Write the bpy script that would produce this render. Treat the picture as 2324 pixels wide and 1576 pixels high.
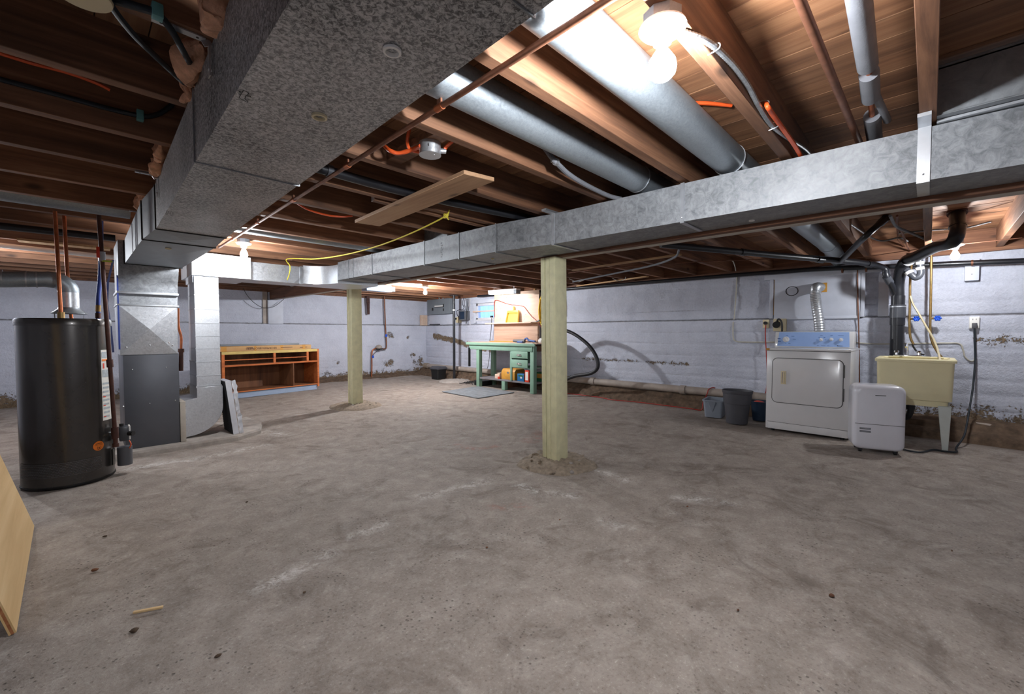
import bpy, bmesh, math, random
from mathutils import Vector, Matrix, noise
random.seed(7)
R = math.radians
for o in list(bpy.data.objects): bpy.data.objects.remove(o)
SC = bpy.context.scene
COL = SC.collection

# ---------------------------------------------------------------- camera
FPX, CX, CY, HC = 965.0, 1162.0, 788.0, 1.10        # focal length in pixels of the 2324x1576 frame
PIT = math.atan((788 - 755) / FPX)
TH = math.atan((2110 - 1162) / (FPX / math.cos(PIT)))
cam = bpy.data.cameras.new('camera'); cam.sensor_width = 36; cam.sensor_fit = 'HORIZONTAL'
cam.lens = FPX * 36 / 2324; cam.clip_start = 0.03; cam.clip_end = 60
co = bpy.data.objects.new('camera', cam); COL.objects.link(co)
co.location = (0, 0, HC); co.rotation_euler = (R(90) - PIT, 0, TH - R(90))
SC.camera = co
# ---------------------------------------------------------------- world, exposure
W = bpy.data.worlds.new('world'); SC.world = W; W.use_nodes = True
W.node_tree.nodes['Background'].inputs[0].default_value = (.45, .68, 1, 1)
W.node_tree.nodes['Background'].inputs[1].default_value = 4.0
SC.view_settings.view_transform = 'Standard'; SC.view_settings.look = 'None'
SC.view_settings.gamma = 1.0; SC.view_settings.use_curve_mapping = False
SC.view_settings.exposure = 1.35
BULB_W = 52.0            # radiant watts of each bare bulb
TUBE_W = 6.0

# pixel -> ray -> point on a known plane (the plane comes from what the thing touches)
Fv = Vector((math.cos(TH) * math.cos(PIT), math.sin(TH) * math.cos(PIT), -math.sin(PIT)))
Rv = Vector((math.sin(TH), -math.cos(TH), 0)); Uv = Rv.cross(Fv); Cv = Vector((0, 0, HC))
def ray(u, v): return Fv * FPX + Rv * (u - CX) + Uv * (CY - v)
def PZ(u, v, z=0.0): d = ray(u, v); return Cv + d * ((z - HC) / d.z)
def PX(u, v, x): d = ray(u, v); return Cv + d * (x / d.x)
def PY(u, v, y): d = ray(u, v); return Cv + d * (y / d.y)

# ---------------------------------------------------------------- materials
MATS = {}
def _new(name):
    m = bpy.data.materials.new(name); m.use_nodes = True
    nt = m.node_tree; b = nt.nodes['Principled BSDF']; MATS[name] = m
    return m, nt, b
def _coord(nt, scale=(1, 1, 1), rnd=True):
    tc = nt.nodes.new('ShaderNodeTexCoord'); mp = nt.nodes.new('ShaderNodeMapping')
    mp.inputs['Scale'].default_value = scale
    nt.links.new(tc.outputs['Object'], mp.inputs['Vector'])
    if rnd:
        oi = nt.nodes.new('ShaderNodeObjectInfo'); mu = nt.nodes.new('ShaderNodeMath'); mu.operation = 'MULTIPLY'
        mu.inputs[1].default_value = 37.0; nt.links.new(oi.outputs['Random'], mu.inputs[0])
        nt.links.new(mu.outputs[0], mp.inputs['Location'])
    return mp.outputs['Vector']
def _noise(nt, vec, scale, detail=4, rough=.55, dist=0.0):
    n = nt.nodes.new('ShaderNodeTexNoise'); n.inputs['Scale'].default_value = scale
    n.inputs['Detail'].default_value = detail; n.inputs['Roughness'].default_value = rough
    n.inputs['Distortion'].default_value = dist
    nt.links.new(vec, n.inputs['Vector']); return n.outputs['Fac']
def _ramp(nt, fac, stops):
    r = nt.nodes.new('ShaderNodeValToRGB'); e = r.color_ramp.elements
    while len(e) < len(stops): e.new(.5)
    for i, (p, c) in enumerate(stops):
        e[i].position = p; e[i].color = (*c, 1) if len(c) == 3 else c
    nt.links.new(fac, r.inputs[0]); return r.outputs[0]
def _mix(nt, fac, a, b, mode='MIX'):
    m = nt.nodes.new('ShaderNodeMix'); m.data_type = 'RGBA'; m.blend_type = mode
    if isinstance(fac, (int, float)): m.inputs[0].default_value = fac
    else: nt.links.new(fac, m.inputs[0])
    for s, k in ((a, 6), (b, 7)):
        if isinstance(s, tuple): m.inputs[k].default_value = (*s, 1) if len(s) == 3 else s
        else: nt.links.new(s, m.inputs[k])
    return m.outputs[2]
def _math(nt, op, a, b=None, c=None):
    m = nt.nodes.new('ShaderNodeMath'); m.operation = op
    for i, s in enumerate((a, b, c)):
        if s is None: continue
        if isinstance(s, (int, float)): m.inputs[i].default_value = s
        else: nt.links.new(s, m.inputs[i])
    return m.outputs[0]
def _bump(nt, b, h, strength=.3, dist=.01):
    n = nt.nodes.new('ShaderNodeBump'); n.inputs['Strength'].default_value = strength
    n.inputs['Distance'].default_value = dist
    nt.links.new(h, n.inputs['Height']); nt.links.new(n.outputs[0], b.inputs['Normal'])
def srgb(r, g, b):
    f = lambda c: (c / 255 / 12.92) if c / 255 <= .04045 else ((c / 255 + .055) / 1.055) ** 2.4
    return (f(r), f(g), f(b))
def plain(name, col, rough=.5, metal=0.0, var=.12, vscale=9, bump=0.0, bscale=120, coat=0.0, emit=None):
    m, nt, b = _new(name); vec = _coord(nt)
    n = _noise(nt, vec, vscale)
    lo = tuple(c * (1 - var) for c in col); hi = tuple(min(1, c * (1 + var)) for c in col)
    nt.links.new(_ramp(nt, n, [(.3, lo), (.7, hi)]), b.inputs['Base Color'])
    b.inputs['Roughness'].default_value = rough; b.inputs['Metallic'].default_value = metal
    b.inputs['Coat Weight'].default_value = coat
    if bump: _bump(nt, b, _noise(nt, vec, bscale, 3), bump, .004)
    if emit:
        b.inputs['Emission Color'].default_value = (*emit[0], 1); b.inputs['Emission Strength'].default_value = emit[1]
    return m
def wood(name, dark, mid, light, axis=0, rough=.7, scale=1.0, knots=True, randv=.25):
    """grain runs along axis"""
    m, nt, b = _new(name)
    sc = [26 * scale] * 3; sc[axis] = 1.3 * scale
    vec = _coord(nt, tuple(sc))
    n1 = _noise(nt, vec, 1.0, 8, .65, .6)
    sc2 = [4.0 * scale] * 3; sc2[axis] = .7 * scale
    n2 = _noise(nt, _coord(nt, tuple(sc2)), 1.0, 4, .6, 1.0)
    f = _math(nt, 'MULTIPLY_ADD', n1, .6, _math(nt, 'MULTIPLY', n2, .4))
    c = _ramp(nt, f, [(.32, dark), (.5, mid), (.68, light)])
    if knots:
        vo = nt.nodes.new('ShaderNodeTexVoronoi'); vo.inputs['Scale'].default_value = 1
        sc3 = [5.5 * scale] * 3; sc3[axis] = 2.2 * scale
        nt.links.new(_coord(nt, tuple(sc3)), vo.inputs['Vector'])
        k = _ramp(nt, vo.outputs['Distance'], [(.05, (1, 1, 1)), (.13, (0, 0, 0))])
        c = _mix(nt, _math(nt, 'MULTIPLY', k, .75), c, tuple(x * .25 for x in dark))
    oi = nt.nodes.new('ShaderNodeObjectInfo')
    v = _math(nt, 'MULTIPLY_ADD', oi.outputs['Random'], randv * 2, 1 - randv)
    hs = nt.nodes.new('ShaderNodeHueSaturation'); nt.links.new(v, hs.inputs['Value']); nt.links.new(c, hs.inputs['Color'])
    nt.links.new(hs.outputs[0], b.inputs['Base Color']); b.inputs['Roughness'].default_value = rough
    _bump(nt, b, n1, .25, .003)
    return m
def galv(name, lo, hi, scale=30, rough=.42, metal=.8, stretch=(1, 1, 1), contrast=.25):
    m, nt, b = _new(name); vec = _coord(nt, stretch)
    n = _noise(nt, vec, scale, 5, .75, .8)
    n2 = _noise(nt, vec, 2.2, 3, .5)
    c = _ramp(nt, n, [(.5 - contrast * .5, lo), (.5 + contrast * .5, hi)])
    c = _mix(nt, .35, c, _ramp(nt, n2, [(.3, lo), (.7, hi)]))
    nt.links.new(c, b.inputs['Base Color']); b.inputs['Metallic'].default_value = metal
    nt.links.new(_ramp(nt, n, [(.3, (rough - .08,) * 3), (.7, (rough + .12,) * 3)]), b.inputs['Roughness'])
    return m

# floor: worn bare concrete, white lime streaks and red marks from painted attributes
def floor_mat():
    m, nt, b = _new('floor_concrete'); vec = _coord(nt, rnd=False)
    big = _noise(nt, vec, .9, 4, .6, .4); mid = _noise(nt, vec, 7, 6, .7, .3); fine = _noise(nt, vec, 85, 5, .7)
    c = _ramp(nt, big, [(.3, srgb(132, 121, 112)), (.5, srgb(158, 147, 137)), (.72, srgb(182, 172, 163))])
    c = _mix(nt, .6, c, _ramp(nt, mid, [(.30, srgb(94, 84, 76)), (.5, srgb(156, 145, 135)), (.68, srgb(204, 196, 188))]))
    sp = _ramp(nt, fine, [(.30, srgb(48, 41, 37)), (.42, srgb(150, 139, 130)), (.6, srgb(164, 154, 145)), (.72, srgb(226, 220, 214))])
    c = _mix(nt, .5, c, sp)
    blot = _ramp(nt, _noise(nt, vec, 2.6, 6, .72, 1.2), [(.52, (0, 0, 0)), (.66, (1, 1, 1))])
    c = _mix(nt, _math(nt, 'MULTIPLY', blot, .5), c, srgb(90, 77, 66))
    vo = nt.nodes.new('ShaderNodeTexVoronoi'); vo.inputs['Scale'].default_value = 42; nt.links.new(vec, vo.inputs['Vector'])
    pit = _math(nt, 'MULTIPLY', _ramp(nt, vo.outputs['Distance'], [(.12, (1, 1, 1)), (.24, (0, 0, 0))]),
                _ramp(nt, _noise(nt, vec, 3.3, 3), [(.5, (0, 0, 0)), (.62, (1, 1, 1))]))
    c = _mix(nt, _math(nt, 'MULTIPLY', pit, .6), c, srgb(52, 42, 36))
    streak = _ramp(nt, _noise(nt, _coord(nt, (1.2, 3.4, 1), False), 2.4, 7, .75, .8), [(.6, (0, 0, 0)), (.78, (1, 1, 1))])
    c = _mix(nt, _math(nt, 'MULTIPLY', streak, .35), c, srgb(208, 200, 188))
    # hairline cracks
    v2 = nt.nodes.new('ShaderNodeTexVoronoi'); v2.feature = 'DISTANCE_TO_EDGE'; v2.inputs['Scale'].default_value = .75
    wv = nt.nodes.new('ShaderNodeVectorMath'); wv.operation = 'ADD'
    nn = nt.nodes.new('ShaderNodeTexNoise'); nn.inputs['Scale'].default_value = 3; nt.links.new(vec, nn.inputs['Vector'])
    nt.links.new(vec, wv.inputs[0]); nt.links.new(nn.outputs['Color'], wv.inputs[1]); nt.links.new(wv.outputs[0], v2.inputs['Vector'])
    cr = _ramp(nt, v2.outputs['Distance'], [(.0015, (1, 1, 1)), (.006, (0, 0, 0))])
    c = _mix(nt, _math(nt, 'MULTIPLY', cr, .12), c, srgb(70, 58, 50))
    at = nt.nodes.new('ShaderNodeAttribute'); at.attribute_name = 'stain'
    sep = nt.nodes.new('ShaderNodeSeparateColor'); nt.links.new(at.outputs['Color'], sep.inputs[0])
    brk = _ramp(nt, _math(nt, 'MULTIPLY_ADD', _noise(nt, vec, 9, 8, .8, 1.0), .7, _math(nt, 'MULTIPLY', _noise(nt, vec, 60, 4, .7), .3)), [(.47, (0, 0, 0)), (.60, (1, 1, 1))])
    c = _mix(nt, _math(nt, 'MULTIPLY', sep.outputs[0], _math(nt, 'MULTIPLY', brk, .8)), c, srgb(232, 230, 227))
    c = _mix(nt, _math(nt, 'MULTIPLY', sep.outputs[1], _math(nt, 'MULTIPLY', brk, .6)), c, srgb(178, 96, 78))
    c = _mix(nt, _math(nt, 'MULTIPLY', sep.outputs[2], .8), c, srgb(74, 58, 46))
    nt.links.new(c, b.inputs['Base Color']); b.inputs['Roughness'].default_value = .8
    h = _math(nt, 'MULTIPLY_ADD', fine, .5, _math(nt, 'ADD', mid, _math(nt, 'MULTIPLY', pit, -.8)))
    _bump(nt, b, h, .5, .012)
    return m
# wall: old pale paint over board formed concrete, flaking towards the floor and along the courses
def wall_mat():
    m, nt, b = _new('painted_wall'); vec = _coord(nt, rnd=False)
    n = _noise(nt, vec, 3.0, 6, .65); f = _noise(nt, vec, 40, 6, .7)
    c = _ramp(nt, n, [(.3, srgb(190, 194, 209)), (.7, srgb(212, 216, 230))])
    c = _mix(nt, .25, c, _ramp(nt, f, [(.3, srgb(160, 162, 175)), (.6, srgb(212, 214, 226))]))
    at = nt.nodes.new('ShaderNodeAttribute'); at.attribute_name = 'stain'
    sep = nt.nodes.new('ShaderNodeSeparateColor'); nt.links.new(at.outputs['Color'], sep.inputs[0])
    thr = _math(nt, 'SUBTRACT', .98, _math(nt, 'MULTIPLY', sep.outputs[0], .72))
    fl = _math(nt, 'MULTIPLY_ADD', _noise(nt, vec, 9, 8, .8, .5), .75, _math(nt, 'MULTIPLY', _noise(nt, vec, 55, 4, .7), .38))
    flake = _ramp(nt, _math(nt, 'SUBTRACT', fl, thr), [(0.0, (0, 0, 0)), (.03, (1, 1, 1))])
    dirt = _ramp(nt, f, [(.3, srgb(72, 58, 45)), (.55, srgb(132, 112, 88)), (.7, srgb(160, 143, 118))])
    c = _mix(nt, flake, c, dirt)
    crk = _ramp(nt, _math(nt, 'MULTIPLY', sep.outputs[1], _math(nt, 'ADD', _noise(nt, vec, 13, 7, .75), .2)), [(.2, (0, 0, 0)), (.5, (1, 1, 1))])
    c = _mix(nt, _math(nt, 'MULTIPLY', crk, .75), c, srgb(72, 66, 62))
    nt.links.new(c, b.inputs['Base Color']); b.inputs['Roughness'].default_value = .62
    h = _math(nt, 'SUBTRACT', _math(nt, 'MULTIPLY_ADD', f, .4, n), _math(nt, 'MULTIPLY', flake, .5))
    _bump(nt, b, h, .9, .03)
    return m
floor_mat(); wall_mat()
wood('joist', srgb(68, 44, 32), srgb(122, 84, 60), srgb(160, 116, 86), 0)
wood('plank', srgb(92, 60, 40), srgb(140, 98, 68), srgb(170, 128, 94), 1, scale=.8)
wood('beam_wood', srgb(70, 44, 32), srgb(110, 72, 50), srgb(140, 98, 70), 1)
wood('pale_plank', srgb(150, 110, 70), srgb(186, 146, 100), srgb(208, 172, 126), 1)
wood('loose_board', srgb(150, 112, 82), srgb(176, 138, 104), srgb(192, 156, 120), 1, randv=.05)
wood('plywood', srgb(196, 160, 108), srgb(212, 178, 126), srgb(224, 194, 146), 1, scale=.5, randv=.05)
wood('ply_edge', srgb(110, 66, 38), srgb(150, 92, 54), srgb(186, 128, 84), 1, knots=False, randv=.05)
wood('pine_panel', srgb(196, 168, 146), srgb(212, 186, 166), srgb(226, 202, 184), 1, scale=.6, randv=.05)
wood('lower_panel', srgb(172, 138, 116), srgb(196, 164, 142), srgb(212, 182, 160), 1, scale=.8, randv=.05)
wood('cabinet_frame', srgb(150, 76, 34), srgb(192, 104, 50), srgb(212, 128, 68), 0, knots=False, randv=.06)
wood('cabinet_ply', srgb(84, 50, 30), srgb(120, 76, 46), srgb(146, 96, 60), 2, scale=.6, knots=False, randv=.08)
plain('post_paint', srgb(208, 204, 166), .55, var=.10, vscale=14, bump=.3, bscale=60)
plain('pale_paint_wood', srgb(184, 176, 164), .6)
galv('galv_trunk', (.03, .03, .032), (.66, .66, .67), 95, .46, .4, contrast=.17)
galv('galv_beam', (.15, .16, .172), (.43, .445, .465), 24, .56, .5, contrast=.3)
galv('galv_bright', (.50, .52, .55), (.74, .76, .79), 60, .36, .82, contrast=.3)
galv('galv_round', (.25, .285, .315), (.40, .44, .475), 90, .45, .65, contrast=.3)
galv('galv_dull', (.20, .21, .22), (.34, .36, .38), 20, .5, .65, contrast=.3)
plain('black_gasket', (.008, .008, .009), .7)
plain('cleat', (.55, .57, .6), .4, .85)
plain('screw', (.8, .8, .82), .3, .9)
plain('furnace_grey', srgb(92, 94, 100), .42, .35, var=.05)
plain('heater_black', srgb(76, 73, 71), .27, .65, var=.04, coat=.25)
plain('copper', srgb(176, 102, 66), .42, .75, var=.25, vscale=20)
plain('copper_old', srgb(126, 84, 64), .5, .6, var=.3, vscale=16)
plain('copper_brass', srgb(150, 122, 76), .45, .6, var=.25, vscale=16)
plain('iron_pipe', srgb(76, 44, 36), .55, .3, var=.3, vscale=20)
plain('abs_black', srgb(30, 31, 36), .35, var=.15)
plain('abs_grey', srgb(66, 68, 74), .35, var=.15)
plain('rubber_black', srgb(18, 18, 20), .55)
plain('hose_black', srgb(34, 34, 38), .5)
plain('foam_grey', srgb(120, 122, 128), .9, bump=.3, bscale=200)
plain('white_plastic', srgb(232, 230, 226), .45, var=.04)
plain('white_porcelain', srgb(240, 238, 232), .3, var=.03)
plain('white_enamel', srgb(214, 213, 214), .22, var=.02, coat=.3)
plain('dehumidifier_white', srgb(216, 216, 224), .25, var=.02, coat=.3)
plain('console_blue', srgb(150, 178, 226), .35, var=.04)
plain('seam_dark', srgb(70, 68, 68), .6)
plain('tub_cream', srgb(230, 220, 178), .4, var=.06, vscale=4)
plain('leg_white', srgb(206, 212, 206), .5, var=.06)
plain('chrome', (.85, .86, .88), .12, 1.0, var=.02)
plain('valve_blue', srgb(28, 86, 206), .4)
plain('cream_plastic', srgb(214, 200, 164), .45, var=.06)
plain('orange_cable', srgb(214, 84, 34), .45, var=.1)
plain('red_cord', srgb(168, 40, 30), .45, var=.1)
plain('yellow_cord', srgb(224, 188, 40), .45, var=.12)
plain('yellow_rope', srgb(226, 208, 70), .6, var=.12, vscale=60)
plain('black_cable', srgb(28, 36, 44), .55, var=.2)
plain('white_cable', srgb(196, 192, 180), .55, var=.1)
plain('teal_clip', srgb(96, 150, 150), .5)
galv('armor', (.22, .23, .24), (.46, .48, .50), 90, .4, .8)
plain('insulation_pink', srgb(216, 164, 132), .95, var=.25, vscale=30, bump=1.0, bscale=90)
plain('bench_green', srgb(130, 164, 144), .5, var=.08, vscale=7)
plain('shelf_grey', srgb(122, 118, 122), .7, var=.15)
plain('dustpan_yellow', srgb(226, 188, 82), .4, var=.05)
plain('mustard', srgb(206, 150, 62), .5)
plain('box_blue', srgb(28, 104, 160), .5)
plain('box_green', srgb(34, 108, 72), .5)
plain('box_dark', srgb(38, 46, 44), .6)
plain('box_red', srgb(214, 62, 34), .5)
plain('paper', srgb(222, 220, 212), .7, var=.04)
plain('label_grey', srgb(168, 176, 180), .6, var=.2, vscale=80)
plain('label_orange', srgb(236, 128, 40), .5, var=.04)
plain('ink', srgb(44, 40, 40), .7)
plain('cardboard', srgb(196, 154, 104), .8, var=.06)
plain('tape_tan', srgb(196, 140, 58), .5)
plain('grey_panel', srgb(122, 128, 134), .5, var=.05)
plain('mat_grey', srgb(128, 134, 140), .85, var=.25, vscale=12, bump=.4)
plain('bucket_grey', srgb(138, 146, 158), .5, var=.05)
plain('bin_grey', srgb(74, 74, 80), .5, var=.1)
plain('bucket_navy', srgb(24, 44, 66), .45)
plain('sewer_grey', srgb(164, 152, 142), .6, var=.2, vscale=5)
plain('tarp_blue', srgb(36, 60, 140), .5, var=.25)
plain('pale_blue_paint', srgb(150, 166, 190), .6, var=.06)
plain('yellow_stripe', srgb(206, 178, 104), .6)
plain('filter_dark', srgb(48, 50, 60), .8)
plain('plastic_wrap', srgb(206, 208, 214), .2, var=.1, coat=.5)
plain('concrete_pad', srgb(172, 164, 156), .85, var=.2, vscale=10, bump=.5, bscale=50)
plain('rubble', srgb(146, 132, 116), .9, var=.3, vscale=30, bump=.8, bscale=60)
plain('footing', srgb(96, 78, 62), .9, var=.45, vscale=14, bump=.8, bscale=40)
plain('pebble_a', srgb(150, 142, 136), .8, var=.15); plain('pebble_b', srgb(116, 100, 82), .8, var=.2)
plain('cloth_dark', srgb(70, 48, 44), .9, var=.4, vscale=30)
plain('wall_board', srgb(200, 204, 216), .6, var=.05)
plain('window_frame', srgb(206, 206, 210), .5, var=.06)
plain('curtain', srgb(200, 218, 244), .8, var=.1)
plain('tool_blue', srgb(48, 84, 150), .45); plain('tool_grey', srgb(96, 98, 102), .5)
plain('lime_green', srgb(186, 206, 60), .5)
plain('bulb_glow', (1, 1, 1), .5, emit=((.93, .96, 1.0), 1.0))
plain('tube_glow', (1, 1, 1), .5, emit=((.93, .96, 1.0), 1.0))
def glass_mat():
    m, nt, b = _new('window_glass'); b.inputs['Transmission Weight'].default_value = 1
    b.inputs['Roughness'].default_value = .05; b.inputs['Base Color'].default_value = (.93, .96, 1, 1); b.inputs['IOR'].default_value = 1.0
glass_mat()
cm = MATS['curtain'].node_tree
_t = cm.nodes.new('ShaderNodeBsdfTranslucent'); _t.inputs[0].default_value = (.55, .72, 1, 1)
_m = cm.nodes.new('ShaderNodeMixShader'); _m.inputs[0].default_value = .6
cm.links.new(cm.nodes['Principled BSDF'].outputs[0], _m.inputs[1]); cm.links.new(_t.outputs[0], _m.inputs[2])
cm.links.new(_m.outputs[0], cm.nodes['Material Output'].inputs[0])

# ---------------------------------------------------------------- mesh helpers
WM = {}
def wmat(o): return WM.get(o.name, Matrix.Identity(4))
class MB:
    def __init__(s): s.v = []; s.f = []
    def add(s, vs, fs):
        n = len(s.v); s.v += [Vector(p) for p in vs]; s.f += [tuple(i + n for i in f) for f in fs]; return s
    def hexa(s, p):  # 4 bottom (ccw), 4 top
        return s.add(p, [(3, 2, 1, 0), (4, 5, 6, 7), (0, 1, 5, 4), (1, 2, 6, 5), (2, 3, 7, 6), (3, 0, 4, 7)])
    def box(s, x0, x1, y0, y1, z0, z1):
        return s.hexa([(x0, y0, z0), (x1, y0, z0), (x1, y1, z0), (x0, y1, z0), (x0, y0, z1), (x1, y0, z1), (x1, y1, z1), (x0, y1, z1)])
    def obox(s, c, size, m=None):
        x, y, z = (k / 2 for k in size); c = Vector(c); m = m or Matrix.Identity(3)
        return s.hexa([c + m @ Vector(p) for p in ((-x, -y, -z), (x, -y, -z), (x, y, -z), (-x, y, -z), (-x, -y, z), (x, -y, z), (x, y, z), (-x, y, z))])
    def bar(s, a, b, w, h, up=(0, 0, 1)):
        a, b = Vector(a), Vector(b); d = (b - a); L = d.length; d.normalize(); up = Vector(up)
        r = d.cross(up); r.normalize(); u = r.cross(d)
        m = Matrix((d, r, u)).transposed()
        return s.obox((a + b) / 2, (L, w, h), m)
    def prism(s, poly, axis, a, b):
        """polygon in the two other axes, extruded from a to b"""
        n = len(poly)
        def pt(p, t):
            q = list(p); q.insert(axis, t); return tuple(q)
        vs = [pt(p, a) for p in poly] + [pt(p, b) for p in poly]
        return s.add(vs, [tuple(range(n - 1, -1, -1)), tuple(range(n, 2 * n))] + [(i, (i + 1) % n, (i + 1) % n + n, i + n) for i in range(n)])
    def tube(s, pts, r, n=8, caps=True, closed=False):
        pts = [Vector(p) for p in pts]; k = len(pts); rr = r if isinstance(r, (list, tuple)) else [r] * k
        t = []
        for i in range(k):
            a = pts[i - 1] if (i > 0 or closed) else pts[i]; b = pts[(i + 1) % k] if (i < k - 1 or closed) else pts[i]
            d = b - a; t.append(d.normalized() if d.length > 1e-9 else Vector((0, 0, 1)))
        ref = Vector((0, 0, 1)) if abs(t[0].z) < .9 else Vector((1, 0, 0))
        u = t[0].cross(ref).normalized(); base = len(s.v); us = []
        for i in range(k):
            u = (u - t[i] * u.dot(t[i])).normalized(); w = t[i].cross(u)
            for j in range(n):
                a = 2 * math.pi * j / n
                s.v.append(pts[i] + (u * math.cos(a) + w * math.sin(a)) * rr[i])
        m = k if closed else k - 1
        for i in range(m):
            for j in range(n):
                a = base + i * n + j; b = base + i * n + (j + 1) % n
                c = base + ((i + 1) % k) * n + (j + 1) % n; d = base + ((i + 1) % k) * n + j
                s.f.append((a, b, c, d))
        if caps and not closed:
            s.f.append(tuple(base + j for j in range(n - 1, -1, -1))); s.f.append(tuple(base + (k - 1) * n + j for j in range(n)))
        return s
    def cyl(s, a, b, r0, r1=None, n=20): return s.tube([a, b], [r0, r0 if r1 is None else r1], n)
    def lathe(s, prof, c=(0, 0, 0), n=24, axis=(0, 0, 1), sx=1.0, sy=1.0, cap=True):
        c = Vector(c); ax = Vector(axis).normalized(); ref = Vector((1, 0, 0)) if abs(ax.x) < .9 else Vector((0, 1, 0))
        w = ax.cross(ref).normalized(); u = w.cross(ax); base = len(s.v)
        for r, h in prof:
            for j in range(n):
                a = 2 * math.pi * j / n
                s.v.append(c + ax * h + u * (math.cos(a) * r * sx) + w * (math.sin(a) * r * sy))
        for i in range(len(prof) - 1):
            for j in range(n):
                s.f.append((base + i * n + j, base + i * n + (j + 1) % n, base + (i + 1) * n + (j + 1) % n, base + (i + 1) * n + j))
        if cap:
            s.f.append(tuple(base + j for j in range(n - 1, -1, -1)))
            s.f.append(tuple(base + (len(prof) - 1) * n + j for j in range(n)))
        return s
    def ball(s, c, r, n=12, m=8, sc=(1, 1, 1)):
        c = Vector(c); base = len(s.v); s.v.append(c + Vector((0, 0, -r * sc[2])))
        for i in range(1, m):
            a = -math.pi / 2 + math.pi * i / m
            for j in range(n):
                b = 2 * math.pi * j / n
                s.v.append(c + Vector((r * sc[0] * math.cos(a) * math.cos(b), r * sc[1] * math.cos(a) * math.sin(b), r * sc[2] * math.sin(a))))
        s.v.append(c + Vector((0, 0, r * sc[2]))); top = len(s.v) - 1
        for j in range(n):
            s.f.append((base, base + 1 + (j + 1) % n, base + 1 + j))
            s.f.append((top, top - n + j, top - n + (j + 1) % n))
            for i in range(m - 2):
                a = base + 1 + i * n
                s.f.append((a + j, a + (j + 1) % n, a + n + (j + 1) % n, a + n + j))
        return s
    def build(s, name, mat, parent=None, local=False, smooth=None, bevel=0.0, seg=2, rough=0.0, fix=True):
        vs = s.v
        if parent is not None and not local:
            inv = wmat(parent).inverted(); vs = [inv @ p for p in vs]
        me = bpy.data.meshes.new(name); me.from_pydata([tuple(p) for p in vs], [], s.f)
        if fix or bevel:
            bm = bmesh.new(); bm.from_mesh(me)
            bmesh.ops.recalc_face_normals(bm, faces=bm.faces)
            if bevel:
                es = [e for e in bm.edges if len(e.link_faces) == 2 and e.calc_face_angle(0) > R(28)]
                bmesh.ops.bevel(bm, geom=es, offset=bevel, segments=seg, affect='EDGES', profile=.5)
            bm.to_mesh(me); bm.free()
        me.materials.append(MATS[mat] if isinstance(mat, str) else mat)
        if smooth is None: smooth = 40 if bevel else 0
        if smooth:
            me.shade_smooth(); me.set_sharp_from_angle(angle=R(smooth))
        o = bpy.data.objects.new(name, me); COL.objects.link(o)
        if parent is not None:
            o.parent = parent; WM[o.name] = wmat(parent).copy()
        return o
def tag(o, label, cat, group=None):
    o['label'] = label; o['category'] = cat
    if group: o['group'] = group
    return o
def thing(name, label, cat, loc=(0, 0, 0), rz=0.0, group=None):
    o = bpy.data.objects.new(name, None); COL.objects.link(o); o.empty_display_size = .1
    o.location = loc; o.rotation_euler = (0, 0, rz)
    WM[o.name] = Matrix.Translation(Vector(loc)) @ Matrix.Rotation(rz, 4, 'Z')
    return tag(o, label, cat, group)
def solo(name, mb, mat, label, cat, group=None, **kw):
    """one-mesh thing, origin at its base"""
    xs = [p.x for p in mb.v]; ys = [p.y for p in mb.v]; zs = [p.z for p in mb.v]
    c = Vector(((min(xs) + max(xs)) / 2, (min(ys) + max(ys)) / 2, min(zs)))
    mb.v = [p - c for p in mb.v]
    o = mb.build(name, mat, None, **kw); o.location = c; WM[o.name] = Matrix.Translation(c)
    return tag(o, label, cat, group)
def structure(o): o['kind'] = 'structure'; return o
def spline(pts, n=6, closed=False):
    P = [Vector(p) for p in pts]
    if len(P) < 3: return P
    out = []; k = len(P); rng = k if closed else k - 1
    for i in range(rng):
        p0 = P[i - 1] if (i > 0 or closed) else P[0] * 2 - P[1]
        p1 = P[i]; p2 = P[(i + 1) % k]; p3 = P[(i + 2) % k] if (i + 2 < k or closed) else p2 * 2 - p1
        for j in range(n):
            t = j / n; t2 = t * t; t3 = t2 * t
            out.append(.5 * ((2 * p1) + (p2 - p0) * t + (2 * p0 - 5 * p1 + 4 * p2 - p3) * t2 + (3 * p1 - p0 - 3 * p2 + p3) * t3))
    if not closed: out.append(P[-1])
    return out
def cable(name, pts, r, mat, label, cat, group=None, n=6, seg=6):
    return solo(name, MB().tube(spline(pts, seg), r, n), mat, label, cat, group, smooth=60)
def text(name, s, size, mat, parent, M4, mirror=False, ext=.0004, align='CENTER'):
    cu = bpy.data.curves.new(name, 'FONT'); cu.body = s; cu.size = size; cu.extrude = ext; cu.align_x = align; cu.align_y = 'CENTER'
    cu.resolution_u = 2
    t = bpy.data.objects.new(name, cu); COL.objects.link(t)
    me = bpy.data.meshes.new_from_object(t); bpy.data.objects.remove(t)
    M4 = wmat(parent).inverted() @ M4
    me.transform(M4); me.materials.clear(); me.materials.append(MATS[mat])
    o = bpy.data.objects.new(name, me); COL.objects.link(o); o.parent = parent; return o
def frame(loc, right, up):
    r = Vector(right).normalized(); u = Vector(up).normalized(); f = r.cross(u)
    m = Matrix((r, u, f)).transposed().to_4x4(); m.translation = Vector(loc); return m
def nz(x, y, z=0.0): return noise.noise(Vector((x, y, z)))
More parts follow.
